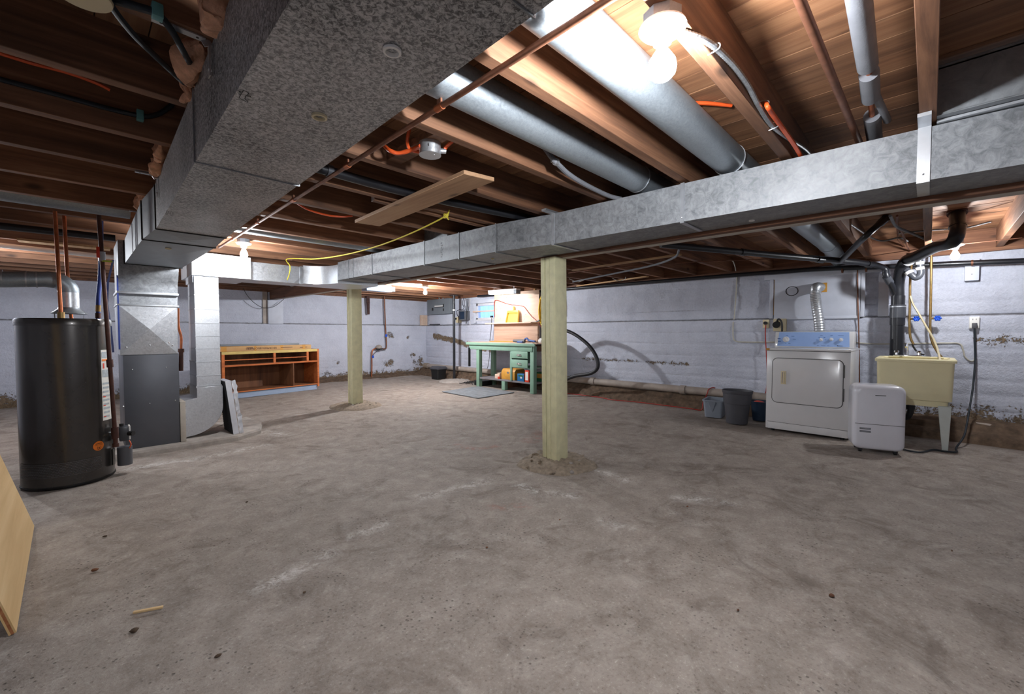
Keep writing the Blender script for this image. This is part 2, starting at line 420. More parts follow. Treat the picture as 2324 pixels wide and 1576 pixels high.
# ================================================================ STRUCTURE
X0, X1, Y0, Y1 = -1.25, 6.50, -2.4, 9.60          # inner faces of the walls (lower part)
JB, JT = 1.96, 2.155                               # joist bottom / top
def seg_d(px, py, a, b):
    ax, ay = a; bx, by = b; dx, dy = bx - ax, by - ay
    t = max(0, min(1, ((px - ax) * dx + (py - ay) * dy) / (dx * dx + dy * dy + 1e-9)))
    return math.hypot(px - ax - t * dx, py - ay - t * dy)
def poly_d(x, y, P): return min(seg_d(x, y, P[i], P[i + 1]) for i in range(len(P) - 1))
def fpts(*uv): return [(PZ(u, v).x, PZ(u, v).y) for u, v in uv]
WHITE = [(fpts((960, 1128), (1040, 1108), (1110, 1092)), .05), (fpts((1180, 1100), (1230, 1118), (1300, 1124)), .05),
         (fpts((800, 1215), (860, 1195), (878, 1180)), .035), (fpts((600, 1330), (680, 1290), (745, 1255)), .05),
         (fpts((1370, 1180), (1400, 1196), (1425, 1196)), .035), (fpts((300, 1062), (420, 1045), (600, 1010)), .06),
         (fpts((560, 975), (640, 985)), .10), (fpts((1540, 1130), (1660, 1140)), .05), (fpts((1340, 1060), (1420, 1090)), .05)]
RED = [(fpts((1040, 1010), (1080, 1020), (1128, 1012)), .05), (fpts((1205, 1000), (1235, 980)), .09), (fpts((1120, 1150), (1190, 1148)), .04)]
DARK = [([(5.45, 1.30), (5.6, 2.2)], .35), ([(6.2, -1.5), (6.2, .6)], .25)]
LEDGE = fpts((1862, 1483), (1960, 1488), (2060, 1508), (2130, 1545), (2185, 1590))
def axis_steps(segs):
    out = []
    for a, b, s in segs:
        n = max(1, round((b - a) / s)); out += [a + (b - a) * i / n for i in range(n)]
    return out + [segs[-1][1]]
def make_floor():
    xs = axis_steps([(X0 - .1, -.4, .08), (-.4, 3.4, .022), (3.4, 6.6, .04)])
    ys = axis_steps([(Y0 - .1, -.3, .1), (-.3, 4.2, .024), (4.2, 9.7, .05)])
    vs = []; col = []
    for y in ys:
        for x in xs:
            z = .006 * nz(x * .9, y * .9) + .004 * nz(x * 3.1, y * 3.1, 4) + .0025 * nz(x * 11, y * 11, 7) - .004
            d = poly_d(x, y, LEDGE) if (x < 2.4 and y < .6) else 9
            if d < .05: z += .012 * (1 - d / .05)
            if y > 9.2: z += .09 * ((y - 9.2) / .4) ** 2 * (.6 + .8 * nz(x * 3, y * 3, 2)) * min(1, max(0, (x - 3.3) * 2))
            w = r = k = 0
            if -.5 < x < 4.2 and .5 < y < 7:
                for P, rad in WHITE:
                    q = poly_d(x, y, P)
                    if q < rad * 1.6: w = max(w, 1 - q / (rad * 1.6))
                for P, rad in RED:
                    q = poly_d(x, y, P)
                    if q < rad * 1.5: r = max(r, 1 - q / (rad * 1.5))
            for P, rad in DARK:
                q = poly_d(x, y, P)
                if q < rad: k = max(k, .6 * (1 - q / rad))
            vs.append((x, y, z)); col += [w, r, k, 1]
    nx = len(xs)
    fs = [(j * nx + i, j * nx + i + 1, (j + 1) * nx + i + 1, (j + 1) * nx + i) for j in range(len(ys) - 1) for i in range(nx - 1)]
    me = bpy.data.meshes.new('floor'); me.from_pydata(vs, [], fs)
    a = me.color_attributes.new('stain', 'FLOAT_COLOR', 'POINT'); a.data.foreach_set('color', col)
    me.materials.append(MATS['floor_concrete']); me.shade_smooth()
    o = bpy.data.objects.new('floor', me); COL.objects.link(o); return structure(o)
make_floor()
# walls: a grid in (along, z) pushed in and out; board courses as grooves, a ledge at LZ
LZ = 1.285
COURSE = [.14, .30, .45, .60, .76, .93, 1.10, 1.285, 1.43, 1.60, 1.77]
def make_wall(name, a0, a1, step, pos, holes=(), stain=None, seed=0, top=JB, rough=1.0, zs=.03):
    """pos(a, depth, z) -> world point, depth>0 goes into the wall"""
    na = max(2, round((a1 - a0) / step)); nzs = round((top + .06) / zs)
    As = [a0 + (a1 - a0) * i / na for i in range(na + 1)]; Zs = sorted(set([-.06 + (top + .06) * i / nzs for i in range(nzs + 1)] + [LZ - .002, LZ + .002]))
    vs = []; col = []; idx = {}
    for j, z in enumerate(Zs):
        for i, a in enumerate(As):
            d = .045 if z > LZ else 0.0
            d += rough * (.010 * nz(a * 1.3, z * 2.2, seed) + .007 * nz(a * 5, z * 6, seed + 3) + .004 * nz(a * 17, z * 19, seed + 5))
            g = 0
            for c in COURSE:
                zc = c + .012 * nz(a * .8, c * 9, seed + 9)
                q = abs(z - zc)
                if q < .022: g = max(g, 1 - q / .022)
            vj = 0
            jn = abs(((a * .62 + .3 * nz(3.7 * round(z / .32), seed)) % 1) - .5)
            if jn < .008 and z > .3: vj = 1 - jn / .008
            d += .009 * g * rough + .004 * vj
            st = max(0.0, 1 - z / .55) * .78
            if stain: st = max(st, stain(a, z))
            st = max(st, g * (.28 + .34 * max(0, nz(a * 1.1, c, seed + 20))))
            vs.append(pos(a, d, z)); col += [st, max(g * (.9 if abs(z - LZ) < .05 else .25 + .5 * max(0, nz(a * .9, zc * 7, seed + 40))), vj * .3), 0, 1]
    n = len(As); fs = []
    for j in range(len(Zs) - 1):
        for i in range(n - 1):
            ca, cz = (As[i] + As[i + 1]) / 2, (Zs[j] + Zs[j + 1]) / 2
            if any(h[0] < ca < h[1] and h[2] < cz < h[3] for h in holes): continue
            fs.append((j * n + i, j * n + i + 1, (j + 1) * n + i + 1, (j + 1) * n + i))
    me = bpy.data.meshes.new(name); me.from_pydata(vs, [], fs)
    at = me.color_attributes.new('stain', 'FLOAT_COLOR', 'POINT'); at.data.foreach_set('color', col)
    me.materials.append(MATS['painted_wall']); me.shade_smooth(); me.set_sharp_from_angle(angle=R(50))
    o = bpy.data.objects.new(name, me); COL.objects.link(o); return structure(o)
WIN = (6.86, 7.56, 1.40, 1.77)
def st_right(a, z):
    s = 0
    if 7.0 < a < 9.3:      # the peeled band behind the steel pole
        zc = 1.02 - .22 * (9.3 - a) / 1.6 + .05 * nz(a * 2.2, 3.3)
        s = max(s, .74 + .1 * nz(a * 4, z * 6, 2) - (abs(z - zc) / (.10 + .06 * nz(a * 3, 8.1))) ** 2 * .35)
    if a < .6: s = max(s, max(0, 1 - z / .8) * .9)
    if -1.5 < a < -.3: s = max(s, .62 - abs(z - 1.03) / .12 * .3)
    if 2.6 < a < 4.6: s = max(s, .62 - abs(z - .62) / .05 * .2)
    return max(0, s)
def st_back(a, z):
    s = 0
    for (x, zz, r) in ((5.45, 1.03, .16), (5.95, .98, .12), (6.1, .52, .12), (5.4, .34, .2), (4.1, .4, .16), (6.3, .3, .3)):
        s = max(s, .66 - math.hypot((a - x) * .7, z - zz) / r * .34 + .12 * nz(a * 5, z * 5))
    return max(0, s)
make_wall('wall_right', Y0 - .1, Y1 + .1, .032, lambda a, d, z: (X1 + d, a, z), [WIN], st_right, 1, rough=1.35, zs=.022)
make_wall('wall_back', X0 - .1, X1 + .1, .036, lambda a, d, z: (a, Y1 + d, z), [], st_back, 31, rough=.9, zs=.024)
make_wall('wall_left', Y0 - .1, Y1 + .1, .12, lambda a, d, z: (X0 - d, a, z), [], None, 61, zs=.06)
make_wall('wall_front', X0 - .1, X1 + .1, .12, lambda a, d, z: (a, Y0 - d, z), [], None, 91, zs=.06)
# wood sill and rim above the walls
for nm, b in (('trim_1', (X1 - .02, X1 + .16, Y0, Y1 + .1, JB - .035, JT + .02)), ('trim_2', (X0, X1, Y1 - .005, Y1 + .16, JB - .035, JT + .02)),
              ('trim_3', (X0 - .16, X0 + .02, Y0, Y1 + .1, JB - .035, JT + .02)), ('trim_4', (X0, X1, Y0 - .16, Y0 + .005, JB - .035, JT + .02))):
    structure(MB().box(*b).build(nm, 'beam_wood'))
# rough footing ledge along the right wall
def ledge(name, pos, a0, a1, prof, seed):
    n = int((a1 - a0) / .06); vs = []; k = len(prof); fs = []
    for i in range(n + 1):
        a = a0 + (a1 - a0) * i / n
        for j, (d, z) in enumerate(prof):
            q = .03 * nz(a * 4, j * 2.1, seed) + .015 * nz(a * 14, j * 5, seed)
            vs.append(pos(a, d + q, max(-.02, z + .6 * q)))
    for i in range(n):
        for j in range(k - 1): fs.append((i * k + j, i * k + j + 1, (i + 1) * k + j + 1, (i + 1) * k + j))
    return structure(MB().add(vs, fs).build(name, 'footing', smooth=60))
ledge('trim_5', lambda a, d, z: (X1 - d, a, z), Y0, Y1, [(.34, -.02), (.32, .05), (.27, .10), (.22, .11), (.19, .16), (.10, .19), (-.03, .20)], 5)
ledge('trim_6', lambda a, d, z: (a, Y1 - d, z), 3.2, X1, [(.26, -.02), (.20, .03), (.12, .05), (.06, .08), (-.03, .10)], 8)
# ceiling: slab with its planks and joists
ceil = structure(MB().box(X0, X1, Y0, Y1, JT + .03, JT + .06).build('ceiling', 'beam_wood'))
x = X0; k = 0
while x < X1:
    w = .128 + .01 * random.random(); z0 = JT + random.uniform(-.0015, .0015)
    MB().box(x, min(x + w - .004, X1), Y0, Y1, z0, z0 + .026).build('plank', 'plank', ceil)
    x += w; k += 1
JY = []
for k in range(-5, 20):
    y = .005 + .5 * k + random.uniform(-.006, .006)
    if y > Y1 - .06 or y < Y0: continue
    JY.append(y)
    for a, b in ((X0 + .01, 2.86), (2.86, X1)):
        dz = random.uniform(-.004, .004); dy = random.uniform(-.004, .004)
        MB().box(a, b, y + dy, y + dy + .05, JB + dz, JT + .01).build('joist', 'joist', ceil, bevel=.002, seg=1)
# window in the right wall
win = structure(MB().box(X1 + .02, X1 + .16, WIN[0] - .02, WIN[1] + .02, WIN[2] - .03, WIN[2]).build('window_1', 'window_frame'))
b = MB(); y0, y1, z0, z1 = WIN
for q in ((y0 - .005, y0 + .05, z0, z1), (y1 - .05, y1 + .005, z0, z1), (y0, y1, z0, z0 + .04), (y0, y1, z1 - .06, z1)):
    b.box(X1 + .01, X1 + .10, *q)
b.build('window_frame', 'window_frame', win, bevel=.004)
MB().box(X1 + .07, X1 + .076, y0 + .04, y1 - .04, z0 + .03, z1 - .05).build('pane', 'window_glass', win)
MB().box(X1 - .06, X1 - .015, y0 - .06, y1 + .05, 1.565, 1.598).build('crossbar', 'pine_panel', win, bevel=.003)
n = 40; vs = []; fs = []
for i in range(n + 1):
    yy = y0 + .03 + (y1 - y0 - .06) * i / n; d = .018 * math.sin(i * 1.35) + .01 * math.sin(i * .53)
    for zz in (z0 + .02, z1 - .03): vs.append((X1 + .115 + d, yy, zz))
for i in range(n): fs.append((2 * i, 2 * i + 2, 2 * i + 3, 2 * i + 1))
MB().add(vs, fs).build('curtain', 'curtain', win, smooth=60)
b = MB()
b.box(X1 + .05, X1 + .9, y0 - .3, y0 - .25, .9, 2.2); b.box(X1 + .05, X1 + .9, y1 + .25, y1 + .3, .9, 2.2); b.box(X1 + .85, X1 + .9, y0 - .3, y1 + .3, .9, 2.2)
structure(b.build('window_well', 'window_frame', win))
# frame mouldings round the window, inside
b = MB(); b.box(X1 - .005, X1 + .05, y0 - .10, y1 + .12, z1 + .005, z1 + .085); b.box(X1 - .005, X1 + .05, y1 + .01, y1 + .09, z0 - .08, z1 + .005)
b.build('casing', 'wall_board', win, bevel=.004)
# pilaster and pocket at the beam end, column beside it with its shade painted in as grey
structure(MB().box(2.70, 2.98, Y1 - .03, Y1 + .06, LZ - .01, 1.755).build('trim_7', 'wall_board', bevel=.006))
structure(MB().box(2.62, 2.70, Y1 + .02, Y1 + .07, LZ - .01, 1.93).build('trim_8', 'sewer_grey'))

# ---------------------------------------------------------------- beam and posts
bz = lambda y: 1.694 + .0075 * (y + .3)
beam = thing('support_beam', 'long built-up wooden support beam running behind the sheet metal duct', 'beam', (2.85, 3.5, 1.7))
for i, (xa, xb, dz, mt) in enumerate(((2.745, 2.80, .004, 'beam_wood'), (2.80, 2.862, .0, 'pale_paint_wood'), (2.862, 2.92, .012, 'beam_wood'))):
    MB().hexa([(xa, Y0, bz(Y0) + dz), (xb, Y0, bz(Y0) + dz), (xb, Y1 + .03, bz(Y1) + dz), (xa, Y1 + .03, bz(Y1) + dz),
               (xa, Y0, JB), (xb, Y0, JB), (xb, Y1 + .03, JB), (xa, Y1 + .03, JB)]).build('ply', mt, beam, bevel=.003, seg=1)
def post(px, py, w, h, label, lean=(0, 0)):
    t = thing('support_post', label, 'post', (px, py, 0), 0, 'painted posts under the support beam')
    a = w / 2; gap = .004; z1 = bz(py) + .003
    cuts = [-a, -a + w * .42, a]
    def slab(x0, x1, y0, y1, z0=.0, z1=z1):
        lx, ly = lean
        f = lambda z: (lx * z, ly * z)
        P = []
        for z in (z0, z1):
            dx, dy = f(z)
            P += [(x0 + dx, y0 + dy, z), (x1 + dx, y0 + dy, z), (x1 + dx, y1 + dy, z), (x0 + dx, y1 + dy, z)]
        return MB().hexa(P)
    slab(-a, a, -a, -a + w * .40, .03).build('stud', 'post_paint', t, local=True, bevel=.004)
    slab(-a + .004, a - .004, -a + w * .40 + gap, a - w * .28, .03).build('stud', 'post_paint', t, local=True, bevel=.004)
    slab(-a - .002, a, a - w * .28 + gap, a, .05).build('stud', 'post_paint', t, local=True, bevel=.004)
    slab(-a + .01, a - .01, -a + .008, a - .01, .0, .035).build('foot', 'beam_wood', t, local=True)
    return t
P1 = (2.80, 2.235); P2 = (2.86, 6.07)
post(*P1, .152, 0, 'pale green painted post with a long open split, standing in pebbly concrete', (-.012, .006))
post(*P2, .155, 0, 'pale green painted square post between the open wooden cabinet and the workbench', (0, 0))
def mound(name, c, rx, ry, h, label, seed, mat='rubble', peb=26):
    t = thing(name, label, 'concrete mound', (c[0], c[1], 0))
    vs = []; fs = []; nr, na = 14, 40
    for i in range(nr + 1):
        q = i / nr
        for j in range(na):
            a = 2 * math.pi * j / na; rr = q * (1 + .22 * nz(math.cos(a) * 1.6, math.sin(a) * 1.6, seed))
            z = h * (1 - max(0, (q - .55) / .45) ** 1.6) + (.018 * nz(q * 7, a * 3, seed) + .012 * nz(math.cos(a) * q * 14, math.sin(a) * q * 14, seed)) * (q < .98) - (.02 if i == nr else 0)
            vs.append((rr * rx * math.cos(a), rr * ry * math.sin(a), z))
    for i in range(nr):
        for j in range(na):
            fs.append((i * na + j, i * na + (j + 1) % na, (i + 1) * na + (j + 1) % na, (i + 1) * na + j))
    MB().add(vs, fs).build('lump', mat, t, local=True, smooth=60)
    rnd = random.Random(seed)
    for i in range(peb):
        a = rnd.uniform(0, 6.28); q = rnd.uniform(.45, .98); s = rnd.uniform(.010, .022)
        z = h * (1 - max(0, (q - .55) / .45) ** 1.6)
        MB().ball((q * rx * math.cos(a), q * ry * math.sin(a), z), s, 7, 5, (1, rnd.uniform(.6, 1), rnd.uniform(.5, .8))).build('pebble', rnd.choice(('pebble_a', 'pebble_b', 'rubble')), t, local=True, smooth=60)
mound('concrete_mound', P1, .33, .31, .045, 'rough pebbly concrete lump around the foot of the split post', 3)
mound('concrete_mound', P2, .40, .36, .05, 'rough brown concrete lump around the foot of the square post', 8, peb=14)
# ================================================================ DUCTS
GX = thing('trunk_duct', 'large dark speckled sheet metal trunk duct leading into the furnace top', 'duct', (.48, 2.5, 1.70))
TZ = 1.70
xl = lambda y: .265 + .0198 * y
xr = lambda y: .607 + .019 * y
def duct_seg(y0, y1, l0, r0, l1, r1, zb0, zb1, zt0, zt1, dip=.006):
    """box along y with a cross-broken underside"""
    m = MB()
    P = [(l0, y0, zb0), (r0, y0, zb0), (r1, y1, zb1), (l1, y1, zb1), (l0, y0, zt0), (r0, y0, zt0), (r1, y1, zt1), (l1, y1, zt1)]
    c = ((l0 + r0 + l1 + r1) / 4, (y0 + y1) / 2, (zb0 + zb1) / 2 - dip)
    m.add(P + [c], [(0, 1, 8), (1, 2, 8), (2, 3, 8), (3, 0, 8), (4, 5, 6, 7), (0, 1, 5, 4), (1, 2, 6, 5), (2, 3, 7, 6), (3, 0, 4, 7)])
    return m
YS = [-1.3, .55, 1.85, 3.20]
for i in range(3):
    a, b = YS[i], YS[i + 1]
    duct_seg(a, b, xl(a), xr(a), xl(b), xr(b), TZ, TZ, 1.95, 1.95, .004).build('duct_section', 'galv_trunk', GX)
duct_seg(3.2, 3.6, xl(3.2), xr(3.2), .30, .686, TZ, TZ - .004, 1.95, 1.94, .012).build('transition', 'galv_dull', GX)
duct_seg(3.6, 5.0, .30, .686, .296, .688, TZ - .004, TZ, 1.94, 1.90, .01).build('duct_section', 'galv_dull', GX)
MB().prism([(5.0, 1.70), (5.05, 1.60), (5.085, 1.565), (5.10, 1.52), (5.10, 1.462), (5.56, 1.462), (5.56, 1.90), (5.0, 1.90)], 0, .252, .668).build('elbow', 'galv_beam', GX, bevel=.003)
def rim(y, l, r, zb, zt, mat='black_gasket', t=.006):
    m = MB()
    m.bar((l - .002, y, zb - .003), (r + .002, y, zb - .003), t, t).bar((l - .003, y, zb - .004), (l - .003, y, zt), t, t, (0, 1, 0)).bar((r + .003, y, zb - .004), (r + .003, y, zt), t, t, (0, 1, 0))
    return m.build('drive_cleat', mat, GX)
rim(3.2, xl(3.2), xr(3.2), TZ, 1.95); rim(3.6, .30, .686, TZ - .004, 1.94); rim(5.0, .294, .69, TZ, 1.90)
rim(1.85, xl(1.85), xr(1.85), TZ, 1.95, 'galv_dull', .004); rim(.55, xl(.55), xr(.55), TZ, 1.95, 'galv_dull', .004)
for (u, v, z, r) in ((890, 113, TZ - .003, .019), (725, 263, TZ - .004, .02), (382, 564, TZ - .008, .017)):
    p = PZ(u, v, z)
    MB().lathe([(r, 0), (r, -.006), (r * .74, -.007), (r * .66, .004), (.0001, .005)], p, 20, cap=False).build('test_plug', 'cream_plastic' if z < TZ - .0035 else 'white_plastic', GX, smooth=40)
p = PY(336, 641, 5.10); MB().lathe([(.016, 0), (.016, -.006), (.011, -.007), (.01, .003), (.0001, .003)], p, 16, axis=(0, 1, 0), cap=False).build('test_plug', 'cream_plastic', GX, smooth=40)
# stamped outline letters on the underside
def outline(pxs, z, th=.0016):
    P = [PZ(u, v, z) for u, v in pxs]; m = MB()
    for i in range(len(P)): m.bar(P[i], P[(i + 1) % len(P)], th, .0006)
    return m.build('stamped_letter', 'ink', GX)
K = lambda q: [(500 + a / 12.91, 160 + b / 12.91) for a, b in q]
outline(K([(680, 575), (835, 660), (795, 725), (895, 765), (880, 785), (760, 735), (715, 830), (810, 905), (795, 935), (640, 860), (550, 795), (620, 670), (550, 625), (565, 610), (640, 650)]), TZ - .0035)
outline([(378, 478), (383, 480), (382, 483), (386, 485), (381, 484), (379, 487), (383, 489), (377, 486)], TZ - .0035, .0012)
outline([(388, 480), (393, 482), (392, 485), (396, 487), (391, 486), (389, 489), (393, 491), (387, 488)], TZ - .0035, .0012)
# perforated hanger straps from the joists down to the trunk
def strap(y, x_out, hang):
    m = MB(); x = xl(y) - .004
    m.box(x_out, x - .012, y - .012, y + .012, JB - .008, JB - .004)
    m.bar((x - .012, y, JB - .006), (x - .003, y, JB - .02), .024, .003, (0, 1, 0)).bar((x - .003, y, JB - .02), (x - .004, y - .004, JB - hang), .024, .003, (1, 0, 0))
    t = m.build('hanger_strap', 'cleat', GX)
    for xx in (x_out + .02, x - .03): MB().cyl((xx, y, JB - .0085), (xx, y, JB - .0075), .004, None, 8).build('strap_hole', 'ink', GX)
    MB().cyl((x - .007, y - .004, JB - hang + .02), (x + .002, y - .004, JB - hang + .02), .004, None, 8).build('screw', 'screw', GX)
strap(1.53, .16, .11); strap(3.03, .23, .12); strap(4.03, .27, .06)
# branch duct hung on the camera side of the beam
BD = thing('beam_duct', 'long bright galvanized duct fixed along the side of the wooden beam', 'duct', (2.5, 2, 1.73))
bx = lambda y: 2.385 + .039 * (1.93 - y) if y < 1.95 else (2.295 - .034 * (y - 2.43) if y > 2.4 else 2.295 + (2.385 - 2.295) * (2.43 - y) / .5)
BYS = [-1.6, .035, 1.02, 1.93, 2.43, 2.87, 3.36, 4.30, 4.83, 5.10]
for i in range(len(BYS) - 1):
    a, b = BYS[i], BYS[i + 1]; zb = lambda y: 1.730 - .008 * max(0, .5 - y)
    fa = 2.742 if a < 2 else 2.742 - .034 * (a - 2); fb = 2.742 if b < 2 else 2.742 - .034 * (b - 2)
    zta = 1.944 - .006 * max(0, .5 - a); ztb = 1.944 - .006 * max(0, .5 - b)
    MB().hexa([(bx(a), a, zb(a)), (fa, a, zb(a)), (fb, b, zb(b)), (bx(b), b, zb(b)), (bx(a), a, zta), (fa, a, zta), (fb, b, ztb), (bx(b), b, ztb)]).build('duct_section', 'galv_beam', BD)
for y, w in ((.035, .040), (1.02, .022), (1.93, .022), (2.43, .006), (2.87, .010), (3.36, .010), (4.30, .012), (4.72, .008), (4.83, .008)):
    x = bx(y)
    c = MB().box(x - .005, x + .001, y - w / 2, y + w / 2, 1.727 - .008 * max(0, .5 - y), 1.948).box(x - .004, 2.70, y - w / 2, y + w / 2, 1.722 - .008 * max(0, .5 - y), 1.728).build('drive_cleat', 'cleat' if w > .015 else 'galv_dull', BD)
    if w > .015: MB().ball((x - .006, y, 1.752), .004, 8, 5).build('screw', 'screw', BD)
MB().box(2.33, 2.46, 0.015, .055, 1.944, 1.958).build('hanger_strap', 'cleat', BD); MB().box(2.28, 2.42, 1.91, 1.95, 1.944, 1.958).build('hanger_strap', 'cleat', BD)
MB().box(2.44, 2.52, -2.0, .0, 1.944, 1.954).build('flange', 'cleat', BD)
for (u, v) in ((1706, 500), (1118, 587)):
    p = PZ(u, v, 1.728); MB().lathe([(.015, 0), (.015, -.006), (.011, -.007), (.01, .003), (.0001, .003)], p, 16, cap=False).build('test_plug', 'white_plastic' if u > 1500 else 'cream_plastic', BD, smooth=40)
# faint stamp running down the duct face
for k in range(7):
    p = PX(1001 + (k % 2), 552 + k * 5.2, bx(3.1) - .002); MB().box(p.x - .0006, p.x + .001, p.y - .010, p.y + .010 - .003 * (k % 3), p.z - .006, p.z + .004).build('stamp_mark', 'grey_panel', BD)
# the pan of sheet metal in the joist bay above the duct, at the window end and by the pipes
solo('joist_bay_panel', MB().box(2.40, 2.75, -.44, .0, JB - .004, JB + .001).box(2.40, 2.404, -.44, .0, JB, JT - .005).box(2.40, 2.44, -.44, 0, JT - .02, JT - .014), 'galv_dull', 'dull sheet metal panel closing a joist bay above the long duct', 'metal panel')
solo('joist_bay_panel', MB().box(2.36, 2.364, 3.06, 3.50, JB - .004, JT - .01).box(2.30, 2.364, 3.06, 3.075, JB - .004, JT - .01).box(2.30, 2.364, 3.06, 3.50, JB - .008, JB - .004), 'galv_beam', 'small bent sheet metal collar above the duct near the yellow rope knot', 'metal panel')
# return air: box, cross duct, curved elbow and the drop to the furnace side
RY = 5.20
RD = thing('return_duct', 'bright galvanized return duct dropping to the floor beside the furnace', 'duct', (.92, RY + .2, .05))
MB().hexa([(.795, RY, 1.668), (1.31, RY, 1.668), (1.31, RY + .62, 1.668), (.795, RY + .62, 1.668), (.795, RY, 1.90), (1.31, RY, 1.90), (1.31, RY + .62, 1.90), (.795, RY + .62, 1.90)]).build('header_box', 'galv_bright', RD, bevel=.002, seg=1)
MB().box(.805, 1.02, RY + .05, RY + .42, 1.60, 1.672).build('collar', 'galv_bright', RD)
MB().box(.812, 1.016, RY + .01, RY + .36, .55, 1.66).build('drop', 'galv_bright', RD, bevel=.002, seg=1)
for z in (.66, .80, .935, 1.06, 1.19, 1.33, 1.47): MB().box(.808, 1.018, RY + .006, RY + .362, z, z + .007).build('crimp', 'cleat', RD)
MB().box(.806, 1.022, RY + .002, RY + .366, .545, .565).build('drive_cleat', 'cleat', RD)
arc = [(1.03 - .30 + .30 * math.cos(R(a)), .352 - .282 * math.sin(R(a)) + .0) for a in range(0, 91, 9)]
MB().prism([(.812, .55), (1.03, .55)] + arc + [(.70, .058), (.70, .432), (.812, .446)], 1, RY, RY + .40).build('boot', 'galv_bright', RD, bevel=.002, seg=1)
for (u, v) in ((422, 922), (422, 954)): MB().ball(PY(u, v, RY - .002), .005, 8, 5).build('screw', 'screw', RD)
CYF = 5.45
MB().box(1.31, 1.93, CYF, CYF + .34, 1.69, 1.895).build('cross_duct', 'galv_bright', RD, bevel=.002, seg=1)
for xx in (1.33, 1.90): MB().box(xx - .012, xx + .012, CYF - .004, CYF + .344, 1.686, 1.899).build('drive_cleat', 'cleat', RD)
inn = [(1.93 + .27 * math.sin(R(a)), 5.10 + .35 * math.cos(R(a))) for a in range(0, 91, 9)]
out = [(2.72, 5.10), (2.72, CYF + .20), (2.58, CYF + .34), (1.93, CYF + .34)]
MB().prism(inn + out, 2, 1.695, 1.915).build('elbow', 'galv_bright', RD, smooth=25)
# round branch pipes between the joists
def rpipe(x0, x1, y, z, r, label, seams=(), cap=True):
    t = thing('round_duct', label, 'duct', (x0, y, z - r))
    MB().tube([(x0 + (x1 - x0) * i / 8, y, z) for i in range(9)], r, 28).build('pipe', 'galv_round', t, smooth=50)
    for s in seams: MB().tube([(s - .006, y, z), (s + .006, y, z)], r + .003, 28).build('crimp', 'cleat', t, smooth=50)
    return t
rpipe(.66, 5.6, .80, 2.038, .080, 'round galvanized pipe running next to the porcelain bulb holder by the orange cable', (.72, 2.5))
rpipe(.66, 3.0, 1.295, 2.038, .078, 'round galvanized pipe in the joist bay beside the pencil marked joist', (.72, 2.42))
rpipe(.69, 2.35, 4.29, 2.04, .074, 'round galvanized pipe over the yellow rope', ())
rpipe(X0 + .02, .29, 4.29, 2.03, .08, 'round galvanized pipe above the water heater on its side of the trunk duct', ())
E5 = thing('round_duct', 'round galvanized pipe bending down to the wall over the dryer', 'duct', (6.0, .85, 1.9))
MB().tube(spline([(5.58, .80, 2.036), (5.9, .80, 2.03), (6.2, .805, 2.005), (6.485, .81, 1.985)], 4), .080, 24).build('elbow', 'galv_round', E5, smooth=50)
for s in ((5.62, .80, 2.034), (6.05, .805, 2.01)): MB().tube([(s[0] - .006, s[1], s[2]), (s[0] + .006, s[1], s[2] - .002)], .083, 24).build('crimp', 'cleat', E5, smooth=50)

# ================================================================ FURNACE
FY = 5.08
F = thing('furnace', 'grey furnace cabinet with a cross-creased bright metal plenum on top', 'furnace', (.46, FY, .05))
MB().box(.272, .660, FY + .012, FY + .72, .05, .90).build('cabinet', 'furnace_grey', F, bevel=.004)
pan = MB().box(.268, .656, FY, FY + .016, .052, .895).build('front_panel', 'furnace_grey', F, bevel=.003)
for (u, v) in ((300, 839), (377, 834), (340, 916), (398, 909), (280, 923)): MB().ball(PY(u, v, FY - .001), .005, 8, 5).build('screw', 'screw', pan)
MB().box(.658, .700, FY - .01, FY + .70, .055, .44).build('side_flange', 'pale_paint_wood', F, bevel=.003)
m = MB(); a, b, c, d = (.252, .654, .246, .660); zb, zt = .90, 1.345; y = FY + .004
cx, cz = (.453, 1.13)
m.add([(a, y, zb), (b, y, zb), (d, y, zt), (c, y, zt), (a, y + .48, zb), (b, y + .48, zb), (d, y + .48, zt), (c, y + .48, zt), (cx, y - .035, cz)],
      [(0, 1, 8), (1, 2, 8), (2, 3, 8), (3, 0, 8), (4, 5, 6, 7), (0, 1, 5, 4), (1, 2, 6, 5), (2, 3, 7, 6), (3, 0, 4, 7)])
pl = m.build('plenum', 'galv_bright', F)
for (u, v) in ((287, 789), (340, 784), (392, 784), (383, 778)): MB().ball(PY(u, v, FY - .006), .007, 8, 5).build('screw', 'screw', pl)
MB().hexa([(.246, FY + .006, 1.345), (.66, FY + .006, 1.345), (.66, FY + .5, 1.345), (.246, FY + .5, 1.345), (.25, FY + .03, 1.462), (.668, FY + .03, 1.462), (.668, FY + .5, 1.462), (.25, FY + .5, 1.462)]).build('collar', 'galv_beam', F)
for z, h in ((1.345, .014), (1.455, .022)): MB().box(.240, .672, FY - .006, FY + .5, z - h / 2, z + h / 2).build('flange', 'cleat', F, bevel=.002)
MB().box(.243, .254, FY - .004, FY + .02, .95, 1.60).build('tape_seam', 'tarp_blue', F)
